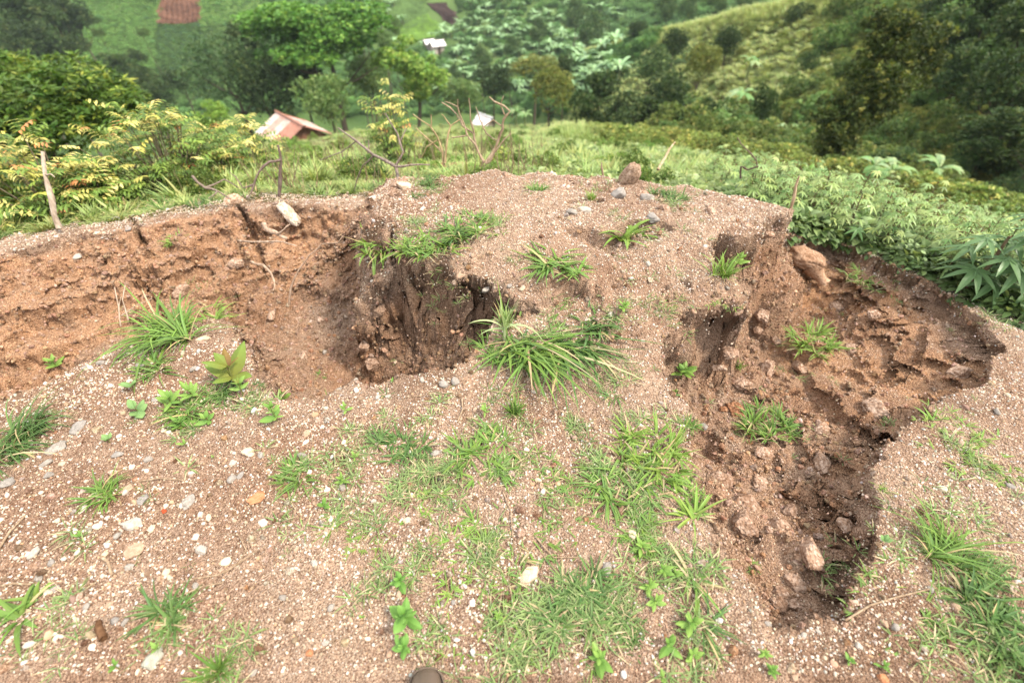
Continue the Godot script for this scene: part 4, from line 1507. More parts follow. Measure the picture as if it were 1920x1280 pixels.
func far_side() -> void:
	var r := RandomNumberGenerator.new()
	r.seed = 91
	var far_b := MB.new()
	for k in 9:
		var an := k * 2.4
		var out := Vector3(cos(an), 0, sin(an))
		var col := vary(Color(0.15, 0.28, 0.11).lerp(Color(0.30, 0.42, 0.21), r.randf()), r)
		far_b.broad(Vector3(0, 0.45, 0), (out + Vector3.UP * r.randf_range(0.6, 1.6)).normalized(), Vector3(-out.z, 0, out.x), r.randf_range(0.5, 0.75), 0.085, 1.5, col, col * 1.1, 5, 0.3, 0.8)
	far_b.tube([Vector3(0, -0.1, 0), Vector3(0, 0.48, 0)], [0.05, 0.03], 5, Color(0.2, 0.22, 0.1))
	var bm := far_b.mesh(M.leaf)
	for i in 290:
		var px := r.randf_range(795, 1165)
		var py := r.randf_range(-10, 195)
		if py < 60 and px < 860:
			continue
		if i % 9 == 0:
			px = r.randf_range(640, 760); py = r.randf_range(-10, 90)
		var p := ground(px, py, 260.0)
		if Vector2(p.x, p.z).length() < 70.0:
			continue
		put("banana_plant", bm, Transform3D(spin(r, Vector3.ONE * r.randf_range(2.2, 4.0)), p), "pale banana plant in the grove on the far hillside", "banana plant", "banana grove on the far hillside")
	var where := []
	var tints := []
	for i in 5200:
		var px := r.randf_range(-120, 1500)
		var py := r.randf_range(-20, 215)
		var p := ground(px, py, 300.0)
		var d := Vector2(p.x, p.z).length()
		if d < 75.0:
			continue
		var field: bool = px > 130 and px < 500 and py < 195 and py > 0
		if field and r.randf() < 0.86:
			continue
		if px > 700 and px < 860 and py < 90:
			continue
		if px > 290 and px < 380 and py < 50:
			continue
		var s := r.randf_range(0.5, 2.0) * (0.6 if field else 1.0)
		where.append(Transform3D(spin(r, Vector3(s, s * 0.75, s)), p + Vector3(0, s * 0.25, 0)))
		var k := r.randf_range(0.6, 1.25)
		tints.append(Color(k * 0.85, k, k * r.randf_range(0.9, 1.3)))
	scatter("valley_scrub", crowns.bush[2], where, tints, "green scrub covering the valley floor and the far hillside", "scrub")
	# crops in the fields of the far hillside
	where = []
	tints = []
	for i in 5000:
		var px := r.randf_range(130, 560)
		var py := r.randf_range(-10, 195)
		if px > 290 and px < 380 and py < 48:
			continue
		var p := ground(px, py, 300.0)
		if Vector2(p.x, p.z).length() < 80.0:
			continue
		where.append(Transform3D(spin(r, Vector3(1, 0.8, 1) * r.randf_range(0.3, 0.75)), p + Vector3(0, 0.2, 0)))
		var k := r.randf_range(0.7, 1.3) * (0.7 if px > 290 and px < 440 and py > 45 else 1.1)
		tints.append(Color(k * 0.9, k, k))
	scatter("field_crop", crowns.bush[2], where, tints, "low green crop plants in the fields of the far hillside", "crop")

func meadow() -> void:
	var r := RandomNumberGenerator.new()
	r.seed = 101
	var meshes := [tuft(6, 601, Color(0.14, 0.21, 0.055), Color(0.30, 0.36, 0.12)), tuft(3, 602, Color(0.17, 0.27, 0.065), Color(0.34, 0.40, 0.15)), tuft(6, 603, Color(0.06, 0.12, 0.03), Color(0.14, 0.21, 0.05))]
	var names := ["meadow_grass", "tall_grass", "dark_grass"]
	var says := ["yellowish green grass of the meadow sloping down behind the mound", "straw tipped taller grass standing in the meadow", "deep green grass of the slope behind the bare ground"]
	for k in 3:
		var where := []
		var tints := []
		var n: int = [13000, 3000, 5000][k]
		for i in n:
			var az := r.randf_range(-64, 40 if k == 0 else 24)
			if k == 2 and i % 3 == 0:
				az = r.randf_range(57, 95) if i % 2 == 0 else r.randf_range(-95, -60)
			var d := 3.45 * pow(26.0, pow(r.randf(), 1.1))
			var p := polar(az, d)
			if near_inside(p.x, p.z) and (pit_at(p.x, p.z) > -0.1 or d < brink(p.x, p.z) + 0.12 + 0.25 * r.randf()):
				continue
			if az > -26 and az < -8 and d > 9 and d < 34 and r.randf() < 0.75: # bare worn slope below the house
				continue
			var s := r.randf_range(0.18, 0.42) * (0.85 + 0.022 * minf(d, 40.0)) * (1.1 if k == 1 else 1.0)
			if d < 4.6:
				s *= 0.6
			where.append(Transform3D(spin(r, Vector3(s, s * r.randf_range(0.4, 0.8), s)), p - Vector3(0, 0.02, 0)))
			var t := r.randf_range(0.75, 1.25)
			tints.append(Color(t * r.randf_range(0.9, 1.15), t, t))
		scatter(names[k], meshes[k], where, tints, says[k], "grass")
	var weeds := []
	var shade := []
	for i in 240:
		var az := r.randf_range(-60, 22)
		var d := 4.2 * pow(9.0, r.randf())
		var p := polar(az, d)
		if pit_at(p.x, p.z) > -0.1 or d < brink(p.x, p.z) + 0.5:
			continue
		var s := r.randf_range(0.08, 0.3) * (0.8 + 0.03 * d)
		weeds.append(Transform3D(spin(r, Vector3(s, s * r.randf_range(0.6, 1.3), s)), p + Vector3(0, s * 0.3, 0)))
		var t := r.randf_range(0.7, 1.5)
		shade.append(Color(t * r.randf_range(0.85, 1.15), t * 1.15, t))
	scatter("meadow_weeds", crowns.bush[1], weeds, shade, "rough weeds and bramble dotted through the meadow grass", "weeds")
	var stalk := MB.new()
	for i in 9:
		var p := Vector3(r.randfn() * 0.2, 0, r.randfn() * 0.2)
		var e := p + Vector3(r.randfn() * 0.18, r.randf_range(0.5, 1.0), r.randfn() * 0.18)
		stalk.tube([p, p.lerp(e, 0.5) + Vector3(r.randfn(), 0, r.randfn()) * 0.03, e], [0.009, 0.007, 0.004], 4, vary(Color(0.38, 0.30, 0.19), r))
	var stalks := []
	for i in 130:
		var az := r.randf_range(-40, 4)
		var d := 4.0 * pow(5.0, r.randf())
		var p := polar(az, d)
		if pit_at(p.x, p.z) > -0.1 or d < brink(p.x, p.z) + 0.3:
			continue
		stalks.append(Transform3D(spin(r, Vector3.ONE * r.randf_range(0.25, 0.6)), p))
	scatter("dry_stalks", stalk.mesh(M.bark, true), stalks, [], "dry tan weed stalks standing in the meadow", "dry stalks")
	# the reedy patch in front of the thicket
	var w2 := []
	for i in 260:
		var p := ground(r.randfn() * 38 + 1125, r.randfn() * 9 + 248)
		w2.append(Transform3D(spin(r, Vector3(1, 1.1, 1) * r.randf_range(0.4, 0.7)), p))
	scatter("reedy_grass", meshes[1], w2, [], "tall reedy grass in front of the thicket", "grass")

func crops() -> void:
	var r := RandomNumberGenerator.new()
	r.seed = 111
	var b := MB.new()
	for i in 26:
		var d := Vector3(r.randfn(), absf(r.randfn()) * 0.9 + 0.1, r.randfn()).normalized()
		var out := Vector3(d.x, 0.15, d.z).normalized()
		var col := vary(Color(0.09, 0.14, 0.04).lerp(Color(0.25, 0.29, 0.13), r.randf() * r.randf()), r)
		b.broad(d * Vector3(0.6, 0.7, 0.6), (out + Vector3(r.randfn(), r.randfn(), r.randfn()) * 0.4).normalized(), out.cross(Vector3.UP).normalized(), r.randf_range(0.3, 0.5), 0.14, 0.8, col, col * 1.1, 4, 0.25, 0.8)
	var bm := b.mesh(M.leaf)
	var where := []
	var tints := []
	for i in 3600:
		var az := r.randf_range(3, 40)
		var d := 3.5 * pow(6.5, r.randf())
		if r.randf() > smoothstep(3, 14, az) + 0.1:
			continue
		var p := polar(az, d)
		if near_inside(p.x, p.z) and (pit_at(p.x, p.z) > -0.1 or d < 3.45 + 0.3 * r.randf()):
			continue
		var s := r.randf_range(0.06, 0.16) * (0.85 + 0.05 * d)
		where.append(Transform3D(spin(r, Vector3(s, s, s)), p))
		var k := r.randf_range(0.7, 1.25)
		tints.append(Color(k, k, k * r.randf_range(0.7, 1.05)))
	scatter("bean_crop", bm, where, tints, "low pale leafy crop plants on the slope behind the right gully", "crop")
	where = []
	tints = []
	for i in 1900: # leaves filling the field floor
		var az := r.randf_range(27, 70)
		var d := 3.5 * pow(2.9, r.randf())
		var p := polar(az, d)
		if pit_at(p.x, p.z) > -0.06 or az < 31 and d < 4.0:
			continue
		var s := r.randf_range(0.1, 0.2)
		where.append(Transform3D(spin(r, Vector3(s, s * 1.1, s)), p))
		var k := r.randf_range(0.5, 1.15)
		tints.append(Color(k * 0.9, k, k * 0.9))
	scatter("field_weeds", bm, where, tints, "dark low leaves under the cassava plants", "weeds")
	# cassava
	var kinds := []
	for k in 6:
		kinds.append(cassava(200 + k, [0.62, 0.75, 0.55, 0.85, 0.7, 0.5][k], [15, 18, 13, 20, 16, 12][k], Color(0.10, 0.18, 0.05), Color(0.30, 0.38, 0.13)))
	var n := 0
	var tries := 0
	while n < 298 and tries < 3000:
		tries += 1
		var az := r.randf_range(24, 57)
		var d := 3.62 * pow(2.7, pow(r.randf(), 1.0))
		if az < 32 and d < 4.1 or az < 28 and d < 5.0:
			continue
		var p := polar(az, d)
		if pit_at(p.x, p.z) > -0.08 or d < 3.7 and az > 34 and r.randf() < 0.5:
			continue
		var k: Array = kinds[r.randi() % 6]
		var s := r.randf_range(0.36, 0.62)
		var t := thing("cassava_plant", Transform3D(spin(r, Vector3.ONE * s), p), "leafy green cassava plant in the field right of the right gully", "cassava plant", "cassava field at the right")
		part("stem", k[0], t)
		part("foliage", k[1], t)
		n += 1
	# the two cassava plants whose big fingered leaves hang over the near corner, leaf by leaf
	var fin := MB.new()
	palm_leaf(fin, Vector3.ZERO, Vector3(0, -0.1, 1).normalized(), 0.2, r, Color(0.085, 0.15, 0.055), 7)
	var finger := fin.mesh(M.gloss)
	for q in [[1868, 560, 0.55, "cassava plant with long dark drooping finger leaves at the right edge"], [1800, 548, 0.42, "smaller cassava plant with spread finger leaves at the near end of the field"], [1925, 480, 0.75, "tall cassava plant with bronze upper leaves at the right edge"]]:
		var p := level(q[0], q[1], -0.1)
		p.y = height(p.x, p.z)
		var t := thing("cassava_plant", Transform3D(Basis(), p), q[3], "cassava plant")
		var st := MB.new()
		st.tube([Vector3(0, -0.05, 0), Vector3(0.02, q[2] * 0.5, 0.02), Vector3(-0.03, q[2], 0.04)], [0.013, 0.011, 0.007], 6, Color(0.22, 0.18, 0.11))
		part("stem", st.mesh(M.bark, true), t)
		for i in 9:
			var an := i * 2.4 + 0.5
			var f := 0.35 + 0.65 * i / 8.0
			part("leaf", finger, t, Transform3D(Basis.from_euler(Vector3(0.35 - 0.5 * f, an, 0)).scaled(Vector3.ONE * (1.15 - 0.4 * f)), Vector3(sin(an) * 0.1, q[2] * f, cos(an) * 0.1)))

func yellow_shrubs() -> void:
	var r := RandomNumberGenerator.new()
	r.seed = 121
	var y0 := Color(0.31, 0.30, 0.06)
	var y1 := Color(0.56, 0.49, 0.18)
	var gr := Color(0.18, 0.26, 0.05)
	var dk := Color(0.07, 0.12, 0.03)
	for q in [[75, 350, 100, 96, 5.2, 0.75, "sparse yellow-leaved shrub at the left edge behind the pale stick"], [285, 285, 112, 88, 5.4, 0.65, "largest yellow-leaved shrub, dark green at its foot, under the mango tree"], [455, 280, 60, 52, 6.2, 0.8, "reddish yellow small shrub left of the arched dead branch"], [738, 240, 48, 74, 6.0, 0.7, "slender yellow green sapling left of the dead bush"], [-60, 330, 90, 90, 5.8, 0.75, "yellow-leaved shrub cut by the left edge of the view"], [390, 300, 60, 50, 5.6, 0.6, "yellow green shrub between the largest yellow shrub and the reddish one"], [170, 360, 70, 50, 5.1, 0.7, "low yellow sprays between the two left yellow shrubs"]]:
		var c := away(q[0], q[1], q[4])
		var m := per_px(c)
		var rx: float = q[2] * m
		var ry: float = q[3] * m * 1.05
		var gy := height(c.x, c.z)
		var t := thing("yellow_shrub", Transform3D(Basis(), Vector3(c.x, gy, c.z)), q[6], "shrub")
		var st := MB.new()
		var lf := MB.new()
		var mid := c.y - gy
		var n := int(125 * q[2] / 80.0)
		for i in n:
			var d := Vector3(r.randfn(), r.randfn() * 0.9 + 0.15, r.randfn()).normalized() * pow(r.randf(), 0.33)
			var e := Vector3(d.x * rx, mid + d.y * ry, d.z * rx)
			if i % 3 == 0:
				e.y = r.randf_range(0.06, mid)
				d.y = -0.6
			if e.y < 0.05:
				continue
			if i % 2 == 0:
				st.tube([Vector3(d.x, 0, d.z) * rx * 0.12 + Vector3(0, -0.05, 0), e * Vector3(0.55, 0.45, 0.55), e], [0.009, 0.006, 0.003], 4, Color(0.3, 0.25, 0.18))
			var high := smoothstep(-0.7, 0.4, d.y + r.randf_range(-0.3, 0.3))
			for k in 4: # pinnate sprays
				var an := r.randf() * TAU
				var out := (Vector3(cos(an), r.randf_range(-0.1, 0.8), sin(an)) + d * 0.5).normalized()
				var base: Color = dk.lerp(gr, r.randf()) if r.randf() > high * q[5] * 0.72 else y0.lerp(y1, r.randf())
				if r.randf() < 0.018:
					base = Color(0.42, 0.19, 0.07)
				var step := 0.033 * r.randf_range(0.7, 1.3)
				var pp := e
				for s in 4:
					var side := out.cross(Vector3.UP).normalized()
					var col := vary(base, r, 0.15)
					for w in [-1.0, 1.0]:
						var ld: Vector3 = (out * 0.5 + side * w + Vector3.DOWN * 0.35).normalized()
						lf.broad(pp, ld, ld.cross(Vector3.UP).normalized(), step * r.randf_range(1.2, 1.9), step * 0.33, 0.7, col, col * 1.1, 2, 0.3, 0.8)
					pp += out * step
					out = (out + Vector3.DOWN * 0.15).normalized()
		part("stems", st.mesh(M.bark, true), t)
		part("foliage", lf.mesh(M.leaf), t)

func dead_wood() -> void:
	var ash := Color(0.30, 0.25, 0.215)
	var tan_ := Color(0.44, 0.35, 0.24)
	var pale := Color(0.55, 0.47, 0.38)
	wood("dead_branch", [[[752, 345, 3.4], [742, 312, 3.5], [700, 290, 3.7], [665, 262, 3.9], [634, 240, 4.1], 0.017], [[742, 310, 3.5], [756, 285, 3.5], [745, 250, 3.6], [722, 212, 3.6], 0.011], [[700, 292, 3.7], [680, 310, 3.8], [668, 340, 3.9], [664, 365, 3.9], 0.008], [[690, 287, 3.75], [691, 262, 3.8], 0.006], [[738, 312, 3.45], [770, 309, 3.4], [806, 309, 3.4], 0.011], [[748, 270, 3.55], [762, 240, 3.6], 0.006], [[668, 264, 3.9], [640, 285, 4.0], [600, 300, 4.1], 0.006]], ash, "grey forked dead branch leaning out from the mound's left corner")
	wood("dead_bush", [[[908, 306, 3.35], [892, 272, 3.4], [876, 254, 3.45], [848, 258, 3.5], 0.010], [[908, 304, 3.35], [893, 275, 3.45], [888, 250, 3.5], [868, 236, 3.55], [856, 214, 3.6], [828, 192, 3.65], 0.012], [[910, 306, 3.35], [932, 270, 3.4], [943, 240, 3.4], [945, 222, 3.4], [956, 208, 3.4], [930, 192, 3.4], [918, 182, 3.45], 0.014], [[915, 306, 3.3], [926, 288, 3.3], [945, 262, 3.3], [958, 250, 3.3], 0.009], [[890, 252, 3.5], [882, 225, 3.5], [879, 184, 3.5], 0.008], [[868, 236, 3.55], [858, 200, 3.6], [834, 190, 3.6], 0.007], [[936, 266, 3.4], [912, 250, 3.45], [900, 225, 3.5], [892, 200, 3.5], 0.007], [[944, 238, 3.4], [925, 225, 3.4], [905, 240, 3.4], 0.006], [[876, 254, 3.45], [870, 232, 3.5], [860, 210, 3.5], [858, 186, 3.5], 0.008], [[946, 215, 3.4], [938, 196, 3.4], [944, 180, 3.4], 0.006]], tan_, "bare tan bush with curling twigs on the far edge of the mound")
	wood("dead_bush", [[[833, 312, 3.3], [830, 286, 3.35], [815, 272, 3.4], [797, 256, 3.45], [780, 240, 3.5], 0.011], [[834, 306, 3.3], [838, 266, 3.35], [845, 236, 3.4], [862, 224, 3.4], 0.010], [[830, 286, 3.35], [820, 256, 3.4], [805, 235, 3.4], [774, 214, 3.5], 0.009], [[808, 240, 3.4], [808, 214, 3.4], 0.006], [[845, 236, 3.4], [835, 222, 3.4], [828, 214, 3.4], 0.006], [[820, 262, 3.4], [800, 275, 3.4], [790, 296, 3.4], 0.006]], Color(0.46, 0.37, 0.21), "smaller bare twiggy bush left of the dead bush with curling twigs")
	wood("dead_post", [[[524, 392, 4.00], [525, 340, 4.00], [527, 300, 4.00], [521, 272, 4.00], 0.016], [[526, 299, 4.00], [505, 303, 4.00], [485, 322, 4.00], [474, 352, 4.00], [462, 372, 3.95], 0.011], [[476, 345, 4.00], [455, 352, 4.05], [440, 330, 4.10], [430, 322, 4.15], 0.007]], Color(0.25, 0.195, 0.17), "dark upright stick with an arched side branch on the left bank")
	wood("fallen_branch", [[[360, 330, 4.15], [385, 352, 4.05], [408, 358, 4.00], [430, 372, 3.95], 0.012], [[385, 352, 4.05], [420, 336, 4.15], [448, 352, 4.15], 0.008], [[408, 358, 4.00], [390, 372, 3.95], 0.006]], Color(0.28, 0.23, 0.19), "crooked grey branch lying against the yellow shrub on the left bank")
	wood("fence_stick", [[[111, 428, 4.3], [96, 372, 4.35], [84, 330, 4.4], [79, 284, 4.45], 0.022], [[84, 327, 4.4], [94, 326, 4.35], [102, 332, 4.35], 0.007]], pale, "pale upright stick with a broken top at the far left", "stick")
	wood("stake", [[[1482, 402, 3.3], [1490, 368, 3.3], [1499, 330, 3.3], 0.012]], Color(0.58, 0.44, 0.30), "pale wooden stake stuck at the cassava's near left corner", "stick")
	wood("stake", [[[1234, 318, 3.5], [1248, 294, 3.6], [1266, 266, 3.7], 0.012]], Color(0.62, 0.50, 0.33), "straw coloured stick leaning right behind the mound", "stick")
	wood("stake", [[[1135, 338, 3.35], [1130, 322, 3.35], [1128, 305, 3.35], 0.010]], Color(0.45, 0.34, 0.25), "short brown stick stump on the mound's far edge", "stick")
	wood("dead_branch", [[[1389, 334, 3.9], [1390, 312, 3.9], [1402, 318, 3.9], [1420, 312, 3.9], [1418, 300, 3.9], [1398, 278, 3.9], [1383, 258, 3.95], 0.010]], Color(0.20, 0.15, 0.12), "dark hooked twig standing in the low crop behind the right gully")
	wood("thin_stem", [[[542, 572, 2.55], [545, 540, 2.6], [560, 505, 2.65], [580, 478, 2.7], [602, 458, 2.72], [632, 456, 2.65], 0.007], [[632, 456, 2.65], [640, 446, 2.65], [646, 440, 2.66], 0.004], [[632, 456, 2.65], [622, 446, 2.68], 0.003]], Color(0.38, 0.28, 0.21), "thin brown stem arching up from the left gully to the mound", "root")
	wood("root", [[[470, 490, 2.9], [492, 496, 2.85], [508, 512, 2.8], [514, 528, 2.75], [512, 545, 2.7], 0.010]], Color(0.48, 0.36, 0.27), "pale curved root hanging on the left bank", "root")
	wood("root", [[[446, 451, 3.0], [500, 453, 2.9], [530, 453, 2.85], [556, 461, 2.8], 0.007]], Color(0.46, 0.36, 0.28), "straight thin root poking sideways out of the left bank", "root")
	wood("root", [[[494, 420, 3.1], [510, 434, 3.0], [525, 442, 2.98], [538, 447, 2.95], 0.019], [[520, 438, 2.98], [532, 430, 2.96], [544, 420, 2.96], 0.006]], Color(0.50, 0.38, 0.29), "thick broken root end below the white sack", "root")
	wood("dry_stem", [[[226, 612, 2.3], [222, 575, 2.35], [214, 538, 2.4], 0.004], [[222, 575, 2.35], [226, 556, 2.37], 0.003], [[240, 600, 2.3], [229, 562, 2.35], [234, 534, 2.4], 0.0035], [[226, 592, 2.3], [250, 575, 2.4], [284, 560, 2.5], 0.0025]], Color(0.52, 0.42, 0.33), "dry pinkish weed stems standing at the left gully's near rim", "dry stem")
	for q in [[[[1005, 1008], [1022, 1030], [1038, 1046], [1060, 1047], [1082, 1046]], 0.0035, "short crooked root on bare soil above the cream triangular stone"],
		[[[866, 748], [868, 770], [858, 792]], 0.004, "small brown twig beside the two grey stones"], [[[760, 746], [820, 741], [880, 732]], 0.002, "straw lying before the left gully rim"],
		[[[420, 1075], [450, 1056], [462, 1032], [450, 1006], [425, 1000], [408, 1004]], 0.003, "coiled dry grass root on the stony left ground"], [[[365, 1086], [410, 1080], [440, 1062], [480, 1036], [505, 1022]], 0.003, "dry rootlet across the coiled root"], [[[330, 1122], [380, 1102], [420, 1092]], 0.003, "dry rootlet trailing from the spiky lower left grass"],
		[[[1398, 1092], [1370, 1088], [1345, 1100], [1318, 1106]], 0.0022, "pale straw on the left rim of the right gully's lower end"], [[[1584, 1164], [1630, 1136], [1680, 1120], [1740, 1106]], 0.0035, "creeping runner stem near the right gully's lower end"], [[[192, 1046], [206, 1056], [212, 1080]], 0.006, "bent dry stick on the stony lower left ground"], [[[0, 1100], [30, 1096], [60, 1096]], 0.004, "dry straws at the left edge"], [[[0, 1030], [22, 1000], [48, 968]], 0.005, "tan dry stalk at the left edge"], [[[250, 905], [300, 899], [345, 901]], 0.003, "thin dry stalk on the stony left ground"], [[[905, 1268], [940, 1185], [980, 1230]], 0.0025, "thin wiry runner stem among the low grass near the bottom"], [[[200, 1200], [192, 1180], [190, 1168]], 0.012, "short rotten brown wood chip near the lower left"], [[[1404, 1090], [1408, 1130], [1412, 1190]], 0.002, "upright dry straw on the bare soil left of the gully end"], [[[943, 922], [958, 960], [962, 1010], [970, 1052]], 0.0025, "long dark wiry stem down the middle of the path"], [[[640, 455], [610, 462], [590, 470]], 0.003, "white rootlet at the mound's left lip"]]:
		var pts := []
		var rad := []
		var p0 := ground(q[0][0][0], q[0][0][1])
		for i in q[0].size():
			pts.append(ground(q[0][i][0], q[0][i][1]) - p0 + Vector3(0, q[1] * 1.3 + 0.006 * (i % 2), 0))
			rad.append(q[1] * (1.0 - 0.12 * i))
		var b := MB.new()
		b.tube(pts, rad, 5, Color(0.46, 0.35, 0.24) if q[1] < 0.01 else Color(0.2, 0.11, 0.06))
		put("twig", b.mesh(M.bark, true), Transform3D(Basis(), p0), q[2], "twig")
	# sacks
	var g := ground(546, 404)
	sack("sack", ground(546, 402) + Vector3(0, 0.02, 0.03), Vector3(0.11, 0.03, 0.045), Vector3(0.2, -0.75, -0.6), Color(0.50, 0.41, 0.33), Color(0.74, 0.69, 0.62), Vector3.ZERO, "torn white sack corner hanging from the left bank below the post")
	sack("sack", ground(440, 384) + Vector3(0, 0.02, 0), Vector3(0.075, 0.06, 0.05), Vector3(0.2, 0.4, 0.5), Color(0.50, 0.34, 0.24), Color(0.74, 0.64, 0.54), Vector3.ZERO, "pale dusty sack end sticking up from the left bank's rim")
	sack("sack", ground(1515, 492) + Vector3(-0.02, 0.03, 0.0), Vector3(0.13, 0.062, 0.085), Vector3(0.1, -0.35, -0.28), Color(0.36, 0.235, 0.16), Color(0.46, 0.33, 0.24), Vector3(0.10, -0.035, 0.05), "soil-stained sandbag with a pale tied neck sticking out of the right gully's wall")
	sack("sack", ground(862, 322) + Vector3(0, 0.05, -0.03), Vector3(0.145, 0.05, 0.06), Vector3(0, 0.0, 0.05), Color(0.30, 0.17, 0.115), Color(0.38, 0.23, 0.16), Vector3.ZERO, "brown rolled sandbag lying on the mound's far edge")
	sack("sack", ground(1178, 342) + Vector3(0, 0.035, 0), Vector3(0.05, 0.095, 0.05), Vector3(0.25, 0.2, -0.35), Color(0.36, 0.27, 0.21), Color(0.46, 0.36, 0.28), Vector3.ZERO, "grey brown sandbag standing on end on the mound's far right edge")

